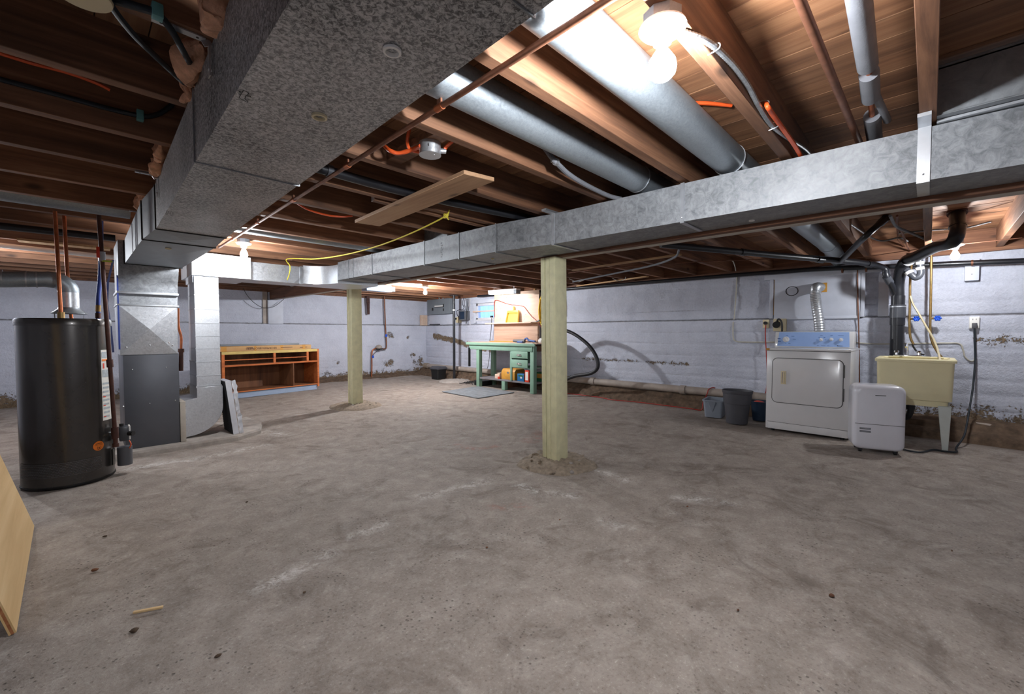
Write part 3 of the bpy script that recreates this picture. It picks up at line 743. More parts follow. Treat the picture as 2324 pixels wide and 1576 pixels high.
# concrete pad
m = MB(); vs = []; fs = []
pts = [PZ(*q, 0) for q in ((230, 1052), (290, 1041), (420, 1020), (540, 1000), (592, 984), (596, 968), (560, 955))] + [Vector((1.35, 5.9, 0)), Vector((.1, 5.95, 0)), Vector((.02, 5.0, 0))]
n = len(pts); c = sum(pts, Vector()) / n
for z, s in ((-.02, 1.0), (.03, 1.0), (.05, .985), (.053, .9), (.053, .4)):
    for p in pts: q = c + (p - c) * s; vs.append((q.x + .006 * nz(q.x * 9, q.y * 9, z * 50), q.y + .006 * nz(q.y * 9, q.x * 9, 3), z))
for k in range(4):
    for i in range(n): fs.append((k * n + i, k * n + (i + 1) % n, (k + 1) * n + (i + 1) % n, (k + 1) * n + i))
fs.append(tuple(4 * n + i for i in range(n)))
solo('concrete_pad', m.add(vs, fs), 'concrete_pad', 'low whitish concrete pad under the furnace', 'pad')
# furnace filter wrapped in plastic, leaning on the return boot
ft = thing('furnace_filter', 'dark pleated furnace filter in torn clear wrap leaning by the furnace', 'filter', (1.10, 5.25, .05))
A = [PZ(501, 978, .053), PZ(531, 986, .053)]; top = [PY(502, 851, 5.20), PY(515, 853, 5.08)]
A0, A1 = PZ(503, 975, .053), PZ(530, 987, .053); A0.x = max(A0.x, 1.085); B0 = Vector((1.036, A0.y, .60)); B1 = Vector((max(1.036, A1.x - .075), A1.y + .06, .60))
nrm = (A1 - A0).cross(B0 - A0).normalized()
if nrm.x > 0: nrm = -nrm
m = MB(); th = .05
bk = [p - nrm * th for p in (A0, A1, B1, B0)]
m.add([A0, A1, B1, B0] + bk, [(0, 1, 2, 3), (7, 6, 5, 4), (0, 4, 5, 1), (1, 5, 6, 2), (2, 6, 7, 3), (3, 7, 4, 0)])
m.build('frame', 'plastic_wrap', ft)
m = MB()
for k in range(22):
    t0, t1 = (k + .2) / 22, (k + .75) / 22
    m.add([A0.lerp(B0, t0) + nrm * .004, A1.lerp(B1, t0) + nrm * .004, A1.lerp(B1, t1) + nrm * .004, A0.lerp(B0, t1) + nrm * .004], [(0, 1, 2, 3)])
m2 = MB().add([A0.lerp(B0, .03) + nrm * .002, A1.lerp(B1, .03) + nrm * .002, A1.lerp(B1, .98) + nrm * .002, A0.lerp(B0, .98) + nrm * .002], [(0, 1, 2, 3)])
m2.build('media', 'filter_dark', ft); m.build('pleats', 'black_gasket', ft)
vs = []; fs = []; q0, q1 = A1 - nrm * (th + .002), B1 - nrm * (th + .002); sd = (A1 - A0).normalized()
for k in range(17):
    p = q0.lerp(q1, k / 16)
    for w in range(4):
        o = nz(k * .9, w * 1.7, 2.2); vs.append(p - nrm * (.012 * w + .02 * max(0, o)) + sd * (.012 * nz(k * 1.3, w, 7) + .01) + Vector((0, 0, .01 * o)))
for k in range(16):
    for w in range(3): fs.append((k * 4 + w, k * 4 + w + 1, k * 4 + w + 5, k * 4 + w + 4))
MB().add(vs, fs).build('torn_wrap', 'plastic_wrap', ft)

# ================================================================ WATER HEATER
HX, HY, HR = -.070, 4.56, .250
H = thing('water_heater', 'black cylindrical gas water heater with a white warning label', 'water heater', (HX, HY, 0))
MB().lathe([(HR - .01, .0), (HR, .012), (HR, .02)], (HX, HY, 0), 64).build('base_ring', 'rubber_black', H, smooth=40)
MB().lathe([(HR - .004, .02), (HR - .004, 1.165)], (HX, HY, 0), 72, cap=False).build('tank', 'heater_black', H, smooth=50)
MB().lathe([(HR + .003, 1.15), (HR + .004, 1.185), (HR - .004, 1.2), (.0001, 1.205)], (HX, HY, 0), 72, cap=False).build('top_cap', 'heater_black', H, smooth=40)
def onring(u, z, r=HR):     # point on the tank below pixel column u
    d = ray(u, 755); d.z = 0; d.normalize(); o = Vector((0, 0, 0)); c = Vector((HX, HY, 0))
    b = d.dot(o - c); q = b * b - ((o - c).length_squared - r * r); t = -b - math.sqrt(max(0, q)); p = o + d * t
    return math.atan2(p.y - HY, p.x - HX)
def patch(a0, a1, z0, z1, r, n=10):
    vs = []; fs = []
    for i in range(n + 1):
        a = a0 + (a1 - a0) * i / n
        for z in (z0, z1): vs.append((HX + r * math.cos(a), HY + r * math.sin(a), z))
    for i in range(n): fs.append((2 * i, 2 * i + 2, 2 * i + 3, 2 * i + 1))
    return MB().add(vs, fs)
rl = HR - .0025
aL = onring(228, .7); lab = patch(aL, aL + .52, .44, .97, rl).build('warning_label', 'paper', H, smooth=60)
def lab_rect(f0, f1, z0, z1, mat, dr=.0012): return patch(aL + .52 * f0, aL + .52 * f1, z0, z1, rl + dr, 4).build('label_print', mat, lab, smooth=60)
lab_rect(.04, .60, .885, .90, 'label_orange'); lab_rect(.10, .20, .83, .87, 'box_red'); lab_rect(.04, .6, .765, .82, 'label_grey'); lab_rect(.04, .55, .91, .955, 'label_grey')
for k in range(9): lab_rect(.05 + .02 * (k % 2), .5 + .04 * (k % 3), .462 + k * .031, .476 + k * .031, 'label_grey')
for z in (.466, .55, .615): lab_rect(.05, .22, z, z + .007, 'box_red', .0022)
aS = onring(216, .26); vs = [(HX + (rl + .001) * math.cos(aS + .15 * math.cos(t)), HY + (rl + .001) * math.sin(aS + .15 * math.cos(t)), .262 + .035 * math.sin(t)) for t in [2 * math.pi * i / 28 for i in range(28)]]
stk = MB().add(vs, [tuple(range(28))]).build('round_sticker', 'label_orange', H)
def st_rect(d0, d1, z0, z1): patch(aS + d0, aS + d1, z0, z1, rl + .0025, 3).build('sticker_print', 'iron_pipe', stk, smooth=60)
st_rect(-.09, .09, .277, .281); st_rect(-.11, .11, .268, .270); st_rect(-.01, .02, .243, .252); st_rect(-.03, .04, .235, .239); st_rect(-.045, -.035, .238, .258); st_rect(.045, .055, .238, .258)
# perforated intake screen round the bottom
g = MB(); aG0, aG1 = onring(36, .1) - .1, onring(222, .1)
g = patch(aG0, aG1, .085, .19, rl + .001, 40); scr = g.build('intake_screen', 'heater_black', H, smooth=60)
m = MB(); na, nzr = 90, 9
for i in range(na):
    for j in range(nzr):
        a = aG0 + (aG1 - aG0) * (i + .5 * (j % 2)) / na; z = .092 + j * .0112; da = (aG1 - aG0) / na * .28
        m.add([(HX + (rl + .0025) * math.cos(a + q * da), HY + (rl + .0025) * math.sin(a + q * da), z + w * .0035) for q, w in ((-1, 0), (0, -1), (1, 0), (0, 1))], [(0, 1, 2, 3)])
ho = m.build('perforations', 'tool_grey', scr); ho['kind'] = 'stuff'
aD = onring(247, .12); patch(aD, aD + .22, .075, .20, rl + .003, 5).build('access_cover', 'heater_black', H, smooth=60)
# burner chamber cover and gas valve at the right side
ac = onring(255, .2) + .25; vx = Vector((math.cos(ac), math.sin(ac), 0)); bc = Vector((HX, HY, 0)) + vx * HR
vp = PY(284, 985, HY - .10); vp = Vector((vp.x, HY - .10, vp.z))
MB().cyl((vp.x - .005, vp.y, .07), (vp.x - .005, vp.y, .21), .045, None, 20).build('burner_shroud', 'furnace_grey', H, smooth=50)
va = MB().box(vp.x - .035, vp.x + .02, vp.y - .04, vp.y + .04, .26, .37).build('gas_valve', 'abs_grey', H, bevel=.006)
MB().box(vp.x + .018, vp.x + .03, vp.y - .03, vp.y + .03, .265, .375).build('cover', 'white_plastic', va, bevel=.004)
MB().cyl((vp.x + .02, vp.y - .03, .315), (vp.x + .045, vp.y - .055, .315), .018, None, 16).build('knob', 'rubber_black', va, smooth=40)
MB().cyl((vp.x - .02, vp.y - .02, .375), (vp.x - .02, vp.y - .02, .395), .014, None, 12).build('knob', 'rubber_black', va, smooth=40)
MB().tube(spline([(vp.x + .02, vp.y - .03, .26), (vp.x + .03, vp.y - .04, .23), (vp.x + .02, vp.y - .035, .20)]), .004, 6).build('pilot_tube', 'orange_cable', va, smooth=60)
MB().cyl((vp.x - .07, vp.y + .02, .32), (vp.x - .03, vp.y, .32), .016, None, 12).build('nipple', 'cleat', va, smooth=50)
# draft hood on the top
hc = Vector((HX + .025, HY, 0))
hd = thing('draft_hood', 'small conical draft hood standing on the water heater top', 'vent hood', (hc.x, hc.y, 1.2))
MB().lathe([(.095, 1.238), (.095, 1.244), (.062, 1.272), (.058, 1.285)], hc, 28, cap=False).build('cone', 'galv_dull', hd, smooth=40)
for a in (30, 150, 210, 330): MB().bar((hc.x + .085 * math.cos(R(a)), hc.y + .085 * math.sin(R(a)), 1.200), (hc.x + .088 * math.cos(R(a)), hc.y + .088 * math.sin(R(a)), 1.24), .012, .003, (1, 0, 0)).build('leg', 'galv_dull', hd)
fl = thing('flue_pipe', 'grey metal flue pipe elbowing from the water heater to the side wall', 'flue pipe', (hc.x, hc.y, 1.28))
MB().cyl((hc.x, hc.y, 1.275), (hc.x, hc.y, 1.40), .056, None, 28).build('riser', 'galv_bright', fl, smooth=50)
MB().tube(spline([(hc.x, hc.y, 1.395), (hc.x - .005, hc.y, 1.43), (hc.x - .045, hc.y, 1.475), (hc.x - .11, hc.y, 1.485)], 3), .058, 28).build('elbow', 'galv_round', fl, smooth=20)
MB().tube([(hc.x - .10, hc.y, 1.485), (-.35, hc.y, 1.465), (X0 + .01, hc.y, 1.44)], .055, 28).build('run', 'galv_round', fl, smooth=50)
for xx in (-.20, -.25, -.36, -.42): MB().tube([(xx - .004, hc.y, 1.478 + .05 * (xx + .2) * .5), (xx + .004, hc.y, 1.478 + .05 * (xx + .2) * .5)], .058, 28).build('crimp', 'cleat', fl, smooth=50)
# pipes standing on the heater
def vpipe(name, pts, r, mat, label, cat='pipe', fit=(), group=None):
    t = thing(name, label, cat, pts[-1] if pts[-1][2] < pts[0][2] else pts[0], 0, group)
    MB().tube(spline(pts, 5), r, 14).build('pipe', mat, t, smooth=60)
    for a, b, rr, mt in fit: MB().cyl(a, b, rr, None, 14).build('fitting', mt, t, smooth=50)
    return t
c1 = PY(138, 700, HY - .135); c2 = PY(160, 690, HY + .12)
vpipe('copper_pipe', [(c1.x - .012, HY - .115, JB), (c1.x - .006, HY - .125, 1.6), (c1.x, HY - .135, 1.20)], .0115, 'copper', 'copper pipe with a soldered union rising from the front of the heater', fit=[((c1.x, HY - .135, 1.203), (c1.x, HY - .135, 1.245), .02, 'copper_brass')])
vpipe('copper_pipe', [(c2.x - .02, HY + .14, JT), (c2.x - .01, HY + .135, 1.52), (c2.x + .002, HY + .13, 1.20)], .0115, 'copper', 'copper pipe dropping behind the flue elbow of the heater')
c3 = PY(222, 700, HY)
vpipe('flexible_pipe', [(c3.x + .035, HY + .02, JB), (c3.x + .02, HY + .01, 1.55), (c3.x + .004, HY, 1.36), (c3.x, HY, 1.20)], .014, 'tarp_blue', 'dark blue sleeved pipe with brass coupling on the heater top', fit=[((c3.x, HY, 1.21), (c3.x, HY, 1.25), .017, 'iron_pipe'), ((c3.x + .001, HY, 1.26), (c3.x + .003, HY, 1.31), .016, 'copper_brass')])
# the black iron gas line
g0 = PY(228, 540, HY - .185); g1 = PY(262, 995, HY - .185)
gl = thing('gas_pipe', 'rusty black iron gas pipe slanting down to the heater valve', 'pipe', (g1.x, g1.y, .24))
gt = Vector((g0.x - .005, g0.y, JB)); gb = Vector((g1.x, g1.y, .30)); gp = lambda t: gt.lerp(gb, t)
MB().tube([gt, gb, (gb.x, gb.y, .235)], .0135, 14).build('pipe', 'iron_pipe', gl, smooth=50)
for t0, t1, r, mt in ((.64, .675, .02, 'iron_pipe'), (.95, 1.0, .022, 'iron_pipe'), (.16, .20, .021, 'cleat')): MB().cyl(gp(t0), gp(t1), r, None, 14).build('fitting', mt, gl, smooth=50)
MB().cyl((gb.x, gb.y, .235), (gb.x, gb.y, .26), .02, None, 14).build('cap', 'iron_pipe', gl, smooth=50)
hv = gp(.20); MB().box(hv.x - .004, hv.x + .055, hv.y - .02, hv.y - .012, hv.z - .006, hv.z + .006).build('valve_handle', 'lime_green', gl, bevel=.002)
MB().box(hv.x - .03, hv.x - .012, hv.y - .02, hv.y - .012, hv.z + .02, hv.z + .10).build('tag', 'box_red', gl, bevel=.002)
MB().tube([gb, (vp.x - .05, vp.y, .32)], .012, 10).build('branch', 'copper_brass', gl, smooth=50)
# ================================================================ LAMPS
def strength(mat, power, area):
    m = MATS[mat].copy(); m.name = mat + '_%d' % len(MATS); MATS[m.name] = m
    m.node_tree.nodes['Principled BSDF'].inputs['Emission Strength'].default_value = power / (math.pi * area)
    return m
def lamp(x, y, z, label, power, box=True, scale=1.0, group=None):
    """bare bulb in a porcelain holder, screwed under the wood at height z"""
    t = thing('bulb_lamp', label, 'lamp', (x, y, z - .17))
    if box: MB().lathe([(.052, 0), (.052, -.032)], (x, y, z), 8).build('junction_box', 'galv_dull', t)
    zb = z - .032
    MB().lathe([(.060, 0), (.062, -.006), (.055, -.014), (.030, -.022), (.024, -.040), (.0235, -.045)], (x, y, zb), 28).build('holder', 'white_porcelain', t, smooth=50)
    s = scale; prof = [(.013, -.045), (.014, -.060), (.020 * s, -.075), (.029 * s, -.092), (.0315 * s, -.108), (.029 * s, -.124), (.019 * s, -.137), (.006 * s, -.1425), (.0004, -.143)]
    area = 0
    for (r0, h0), (r1, h1) in zip(prof, prof[1:]): area += math.pi * (r0 + r1) * math.hypot(r0 - r1, h0 - h1)
    MB().lathe(prof, (x, y, zb), 16, cap=False).build('bulb', strength('bulb_glow', power, area), t, smooth=60)
    MB().cyl((x + .038, y, zb - .009), (x + .038, y, zb - .016), .005, None, 8).build('screw', 'copper_brass', t)
    return t
L1 = (1.125, .535)
lamp(*L1, JB - .002, 'bare glowing bulb in a porcelain holder on a box beside the two round ducts', BULB_W * .66, scale=1.2)
lamp(1.085, 4.53, JB - .002, 'bare glowing bulb in front of the return duct header box', BULB_W * .45)
lamp(4.41, 6.53, JB - .002, 'bare glowing bulb over the floor near the electrical panel', BULB_W * 1.6)
b5 = PZ(2168, 568, 1.855)
lamp(b5.x, b5.y, 1.94, 'bare glowing bulb under the pale boards above the laundry tub', BULB_W * .32)
solo('mounting_board', MB().box(b5.x - .16, b5.x + .2, b5.y - .05, b5.y + .05, 1.938, 1.962), 'pale_plank', 'short pale board holding the bulb over the laundry tub', 'board', bevel=.002)
lamp(-.88, 6.53, JB - .002, 'bare glowing bulb under the joists beyond the water heater flue', BULB_W * .5)
# strip light over the workbench
fl0 = Vector((5.9, 6.42, 1.918)); fl1 = Vector((5.9, 5.62, 1.90))
t = thing('strip_light', 'glowing fluorescent strip light hung over the workbench', 'lamp', (5.9, 6.0, 1.87))
MB().bar(fl0 + Vector((0, 0, .015)), fl1 + Vector((0, 0, .015)), .12, .045).build('housing', 'white_enamel', t, bevel=.006)
d = (fl1 - fl0); L = d.length
for s in (-.03, .03):
    a, b = fl0 + d * .03 + Vector((s, 0, -.028)), fl1 - d * .10 + Vector((s, 0, -.028))
    MB().cyl(a, b, .018, None, 14).build('tube', strength('tube_glow', TUBE_W / 2, 2 * math.pi * .018 * L * .87), t, smooth=60)
MB().bar(fl1 - d * .10 + Vector((0, 0, -.02)), fl1 + Vector((0, 0, -.02)), .125, .085).build('ballast_box', 'grey_panel', t, bevel=.01)
MB().bar(fl0 + Vector((0, 0, -.02)), fl0 + d * .03 + Vector((0, 0, -.02)), .11, .06).build('end_cap', 'white_enamel', t, bevel=.008)
for q in (.15, .85):
    p = fl0 + d * q; MB().cyl(p + Vector((0, 0, .03)), (p.x, p.y, JB + .06), .003, None, 6).build('hanger', 'cleat', t)

# ================================================================ DRYER
DX = 5.40
D = thing('clothes_dryer', 'white front-loading clothes dryer with a blue control panel', 'dryer', (DX, .925, 0))
ya, yb = .555, 1.298
body = MB().box(DX, DX + .68, ya, yb, .03, .905).build('body', 'white_enamel', D, bevel=.008)
MB().box(DX - .012, DX + .69, ya - .004, yb + .004, .902, .926).build('top', 'white_enamel', D, bevel=.01)
MB().box(DX - .003, DX + .002, ya + .002, yb - .002, .898, .9025).build('seam', 'seam_dark', D)
MB().box(DX - .004, DX + .002, ya + .015, yb - .025, .03, .105).build('toe_panel', 'white_enamel', D, bevel=.003)
MB().box(DX - .0025, DX + .002, ya + .012, yb - .02, .105, .1085).build('seam', 'seam_dark', D)
for yy in (ya + .06, yb - .06): MB().cyl((DX + .06, yy, 0), (DX + .06, yy, .035), .018, None, 10).build('foot', 'rubber_black', D)
def rrect(y0, y1, z0, z1, r, n=7):
    P = []
    for cy, cz, a0 in ((y1 - r, z1 - r, 0), (y0 + r, z1 - r, 90), (y0 + r, z0 + r, 180), (y1 - r, z0 + r, 270)):
        for i in range(n + 1): a = R(a0 + 90 * i / n); P.append((cy + r * math.cos(a), cz + r * math.sin(a)))
    return P
MB().prism(rrect(.608, 1.242, .325, .822, .055), 0, DX - .0030, DX + .002).build('door_gap', 'seam_dark', D)
dr = MB().prism(rrect(.614, 1.236, .331, .816, .05), 0, DX - .010, DX + .002).build('door', 'white_enamel', D, bevel=.004)
hp = MB().box(DX - .013, DX - .008, 1.105, 1.155, .535, .68).build('handle_plate', 'cream_plastic', dr, bevel=.003)
MB().box(DX - .020, DX - .012, 1.120, 1.132, .55, .665).build('grip', 'cream_plastic', dr, bevel=.003); MB().box(DX - .0135, DX - .0125, 1.134, 1.146, .55, .665).build('recess', 'sewer_grey', dr)
for z in (.40, .64): MB().box(DX - .012, DX + .0, .600, .612, z, z + .13).build('hinge', 'seam_dark', dr, bevel=.002)
MB().box(DX - .0135, DX - .011, yb - .03, yb + .005, .903, .926).build('tape', 'tape_tan', D)
# console: sloped front
cx0 = 5.84
def cface(t, yy, off=0.0):  # t 0 bottom..1 top on the sloped front
    return Vector((cx0 + .045 * t - off, yy, .93 + .178 * t + off * .25))
con = MB().prism([(cx0, .926), (cx0 + .045, 1.108), (cx0 + .20, 1.112), (cx0 + .22, .926)], 1, .582, 1.325)
for v in con.v:  # swap: prism polygon is (x,z)
    pass
con = con.build('console', 'white_enamel', D, bevel=.006)
vs = []
m = MB().add([cface(.05, .615, .003), cface(.05, 1.295, .003), cface(.97, 1.285, .003), cface(.97, .625, .003)], [(0, 1, 2, 3)])
cp = m.build('control_panel', 'console_blue', con)
nr = (cface(0, 0, 1) - cface(0, 0, 0)).normalized()
def knob(u, v, r, mat='white_enamel'):
    p = PX(u, v, cx0 + .02); t = (p.z - .93) / .178; q = cface(t, p.y, .003)
    k = MB().lathe([(r, 0), (r, .008), (r * .86, .014), (.0001, .0145)], q, 24, axis=nr, cap=False).build('knob', mat, cp, smooth=40)
    MB().obox(q + nr * .019, (.012, r * .5, r * 1.7), nr.to_track_quat('X', 'Z').to_matrix() @ Matrix.Rotation(R(35), 3, 'X')).build('grip', mat, k, bevel=.002)
knob(1784, 771, .034); knob(1864, 772, .018); knob(1887, 771, .018); knob(1909, 772, .019)
def dash(u, v, w, h, mat='seam_dark'):
    p = PX(u, v, cx0 + .02); t = (p.z - .93) / .178; q = cface(t, p.y, .0034)
    MB().obox(q, (.001, w, h), nr.to_track_quat('X', 'Z').to_matrix()).build('panel_print', mat, cp)
for (u, v, w, h) in ((1786, 762.5, .02, .005), (1799, 764, .03, .004), (1803, 770.5, .03, .004), (1768, 769, .03, .008), (1769, 775, .03, .010), (1792, 780, .022, .005), (1784, 780, .012, .004), (1864, 762, .022, .004), (1887, 762, .022, .004), (1908, 762, .05, .003), (1859, 766, .012, .006), (1871, 766.5, .016, .007), (1857, 785, .02, .003), (1869, 785.3, .04, .003), (1880, 785.6, .02, .003), (1854, 772, .01, .004), (1874, 772, .012, .004)):
    dash(u, v, w, h, 'tool_blue')
dash(1901.5, 785.4, .007, .007, 'ink')
p = PX(1907.5, 785.6, cx0 + .02); tt = (p.z - .93) / .178
text('brand_text', 'Kenmore', .011, 'ink', cp, frame(cface(tt, p.y, .0036), (0, -1, 0), (.24, 0, .97)))
# foil vent hose
vh = thing('vent_hose', 'ribbed foil dryer vent hose bending into the wall board', 'vent hose', (6.25, .95, 1.0))
path = spline([(6.28, .945, 1.0), (6.27, .955, 1.2), (6.262, .985, 1.42), (6.265, 1.0, 1.56), (6.30, 1.0, 1.635), (6.37, .995, 1.66), (6.47, .985, 1.66)], 14)
MB().tube(path, [.053 + .0035 * (i % 2) for i in range(len(path))], 20).build('hose', 'galv_bright', vh, smooth=20)
MB().box(6.468, 6.482, .915, 1.05, 1.60, 1.715).build('wall_plate', 'mustard', vh)

# ================================================================ LAUNDRY TUB
T = thing('laundry_tub', 'cream plastic laundry tub on white angled legs', 'sink', (5.85, .10, 0))
tx0, tx1, ty0, ty1 = 5.56, 6.12, -.185, .385
def ringrect(x0, x1, y0, y1, z, r, n=5):
    P = []
    for cx_, cy_, a0 in ((x1 - r, y1 - r, 0), (x0 + r, y1 - r, 90), (x0 + r, y0 + r, 180), (x1 - r, y0 + r, 270)):
        for i in range(n + 1): a = R(a0 + 90 * i / n); P.append((cx_ + r * math.cos(a), cy_ + r * math.sin(a), z))
    return P
def loft(rings, capb=True, capt=True):
    m = MB(); n = len(rings[0]); vs = [p for r in rings for p in r]; fs = []
    for k in range(len(rings) - 1):
        for i in range(n): fs.append((k * n + i, k * n + (i + 1) % n, (k + 1) * n + (i + 1) % n, (k + 1) * n + i))
    if capb: fs.append(tuple(range(n - 1, -1, -1)))
    if capt: fs.append(tuple((len(rings) - 1) * n + i for i in range(n)))
    return m.add(vs, fs)
rg = []
for (ins, z, rr) in ((.05, .40, .03), (.046, .452, .03), (.022, .458, .035), (.014, .80, .035), (.012, .815, .03), (0, .817, .02), (-.002, .838, .03), (.004, .848, .03), (.04, .850, .03), (.05, .835, .05), (.075, .47, .05)):
    rg.append(ringrect(tx0 + ins, tx1 - ins, ty0 + ins, ty1 - ins, z, rr))
MB_ = loft(rg, True, True); MB_.build('basin', 'tub_cream', T, smooth=35)
MB().box(tx1 - .14, tx1 - .02, ty0 + .08, ty1 - .08, .838, .853).build('faucet_deck', 'tub_cream', T, bevel=.004)
for (sx, sy) in ((0, 0), (0, 1), (1, 0), (1, 1)):
    xx = tx0 + .07 if sx == 0 else tx1 - .07; yy = ty0 + .07 if sy == 0 else ty1 - .07
    ex = -.03 if sx == 0 else .03; ey = -.012 if sy == 0 else .012; w0, w1 = .045, .020
    m = MB().hexa([(xx + ex - w1, yy + ey - w1, 0), (xx + ex + w1, yy + ey - w1, 0), (xx + ex + w1, yy + ey + w1, 0), (xx + ex - w1, yy + ey + w1, 0), (xx - w0, yy - w0, .415), (xx + w0, yy - w0, .415), (xx + w0, yy + w0, .415), (xx - w0, yy + w0, .415)])
    m.build('leg', 'leg_white', T, bevel=.006)
fa = thing('faucet', 'small chrome faucet with two handles on the back of the tub', 'faucet', (tx1 - .08, .16, .85))
MB().box(tx1 - .11, tx1 - .05, .05, .27, .853, .866).build('base', 'chrome', fa, bevel=.004)
for yy in (.075, .245): MB().lathe([(.014, 0), (.012, .02), (.022, .03), (.018, .045), (.0001, .048)], (tx1 - .08, yy, .866), 12, cap=False).build('handle', 'chrome', fa, smooth=40)
MB().tube(spline([(tx1 - .08, .16, .86), (tx1 - .08, .16, .93), (tx1 - .10, .165, .985), (tx1 - .19, .17, .95)]), .010, 10).build('spout', 'chrome', fa, smooth=50)
dtr = thing('drain_trap', 'black plastic trap under the laundry tub', 'pipe', (5.85, .15, .2))
MB().tube(spline([(5.84, .12, .41), (5.84, .12, .30), (5.86, .15, .235), (5.90, .19, .26), (5.94, .22, .33), (6.18, .25, .34)]), .026, 14).build('trap', 'abs_black', dtr, smooth=50)
MB().cyl((5.84, .12, .33), (5.84, .12, .37), .034, None, 14).build('nut', 'abs_black', dtr, smooth=40)

# ================================================================ DEHUMIDIFIER
dq0, dq1 = PZ(1943, 1026), PZ(2047, 1037)
dc = (dq0 + dq1) / 2; dv = (dq1 - dq0); ang = math.atan2(dv.y, dv.x)
U = thing('dehumidifier', 'white rounded portable dehumidifier on casters in front of the tub', 'dehumidifier', (dc.x, dc.y, 0), ang)
hw = .185; dep = .26
# local: x along the front, y negative is the front side
def urect(w, z0, z1, r):
    P = []
    for cx_, cz_, a0 in ((w - r, z1 - r, 0), (-w + r, z1 - r, 90), (-w + r, z0 + r, 180), (w - r, z0 + r, 270)):
        for i in range(7): a = R(a0 + 90 * i / 6); P.append((cx_ + r * math.cos(a), cz_ + r * math.sin(a)))
    return P
sgn = 1 if (Matrix.Rotation(ang, 3, 'Z') @ Vector((0, 1, 0))).x > 0 else -1
rings = []
for (yy, w, z0, z1, r) in ((0.0, hw - .03, .055, .585, .05), (.010, hw - .012, .04, .605, .055), (.035, hw, .03, .618, .06), (.07, hw, .03, .62, .06), (dep - .03, hw, .03, .62, .06), (dep, hw - .02, .045, .60, .05)):
    rings.append([(x_ * (1 - .03 * (1 - abs((z_ - .32) / .3))) if False else x_, sgn * yy, z_) for x_, z_ in urect(w, z0, z1, r)])
shell = loft(rings).build('shell', 'dehumidifier_white', U, local=True, smooth=40)
MB().box(-hw + .01, hw - .01, -.003 * sgn if sgn > 0 else 0, .001, .265, .268).build('bucket_seam', 'seam_dark', U, local=True)
MB().box(-.035, .04, -.002 * sgn - .001, .002, .528, .535).build('maker_mark', 'tool_grey', U, local=True)
for z in (.225, .216, .198, .189): MB().box(-hw + .045, -hw + .125, -.003, .002, z, z + .006).build('notice_print', 'tool_grey', U, local=True)
for xx in (-hw + .06, hw - .06):
    for yy in (.05, dep - .05):
        MB().cyl((xx - .012, sgn * yy, .016), (xx + .012, sgn * yy, .016), .017, None, 12).build('caster', 'rubber_black', U, local=True, smooth=40)
        MB().box(xx - .016, xx + .016, sgn * yy - .012, sgn * yy + .012, .018, .045).build('caster_fork', 'rubber_black', U, local=True)
# ================================================================ BUCKETS AND BIN
mb = PZ(1620, 946); ex = thing('mop_bucket', 'pale grey rectangular mop bucket with a pouring spout', 'bucket', (mb.x + .05, mb.y, 0), R(8))
def trect(w0, d0, w1, d1, z0, z1, th=.008, r=.03):
    o0 = ringrect(-d0, d0, -w0, w0, z0, r); o1 = ringrect(-d1, d1, -w1, w1, z1, r); rim = ringrect(-d1 - .012, d1 + .012, -w1 - .012, w1 + .012, z1, r + .01); rim2 = ringrect(-d1 - .012, d1 + .012, -w1 - .012, w1 + .012, z1 + .014, r + .01)
    i1 = ringrect(-d1 + th, d1 - th, -w1 + th, w1 - th, z1 + .012, r); i0 = ringrect(-d0 + th, d0 - th, -w0 + th, w0 - th, z0 + .01, r)
    return loft([o0, o1, rim, rim2, i1, i0])
trect(.10, .15, .118, .175, .005, .215).build('bucket', 'bucket_grey', ex, local=True, smooth=35)
MB().add([(-.178, -.05, .20), (-.178, .06, .20), (-.160, .004, .07), (-.205, -.04, .215), (-.205, .05, .215)], [(0, 2, 3), (1, 4, 2), (3, 2, 4), (0, 3, 4, 1)]).build('spout', 'bucket_grey', ex, local=True)
bc_ = PZ(1677, 966); wb = thing('waste_bin', 'dark grey open oval waste bin between the mop bucket and navy bucket', 'bin', (bc_.x + .12, bc_.y + .06, 0))
prof = [(.115, .0), (.118, .02), (.140, .235), (.148, .24), (.15, .25), (.160, .36), (.166, .365), (.170, .40), (.164, .402), (.158, .36), (.115, .03), (.0001, .02)]
MB().lathe(prof, (0, 0, .002), 40, sx=.85, sy=1.0, cap=False).build('bin', 'bin_grey', wb, local=True, smooth=40)
bb = PZ(1719, 956); nb = thing('navy_bucket', 'dark navy bucket with red contents next to the dryer', 'bucket', (bb.x + .08, bb.y - .01, 0))
MB().lathe([(.085, 0), (.11, .22), (.118, .222), (.12, .24), (.108, .24), (.085, .12), (.0001, .12)], (0, 0, .002), 28, cap=False).build('bucket', 'bucket_navy', nb, local=True, smooth=40)
MB().ball((0, .02, .215), .07, 14, 8, (1, 1, .42)).build('red_rag', 'box_red', nb, local=True, smooth=60)

# ================================================================ DRAIN PIPES
def drain(name, pts, r, mat, label, fits=(), n=18, seg=4, cat='pipe'):
    t = thing(name, label, cat, tuple(min(pts, key=lambda p: p[2])))
    MB().tube(spline(pts, seg), r, n).build('pipe', mat, t, smooth=60)
    for (a, b, rr, mt) in fits: MB().cyl(a, b, rr, None, n).build('coupling', mt, t, smooth=50)
    return t
SX, SY = 6.27, .255
drain('drain_stack', [(SX, SY, -.02), (SX, SY, .8), (SX, SY, 1.50)], .058, 'abs_black', 'thick black vertical drain stack behind the laundry tub', [((SX, SY, 1.26), (SX, SY, 1.40), .068, 'abs_grey'), ((SX, SY, 1.18), (SX, SY, 1.26), .064, 'abs_black'), ((SX, SY, 1.375), (SX, SY, 1.385), .070, 'cleat')])
la, lb = PZ(1500, 555, 1.915), PX(1985, 601, 6.02)
lp = lambda t: la.lerp(lb, t)
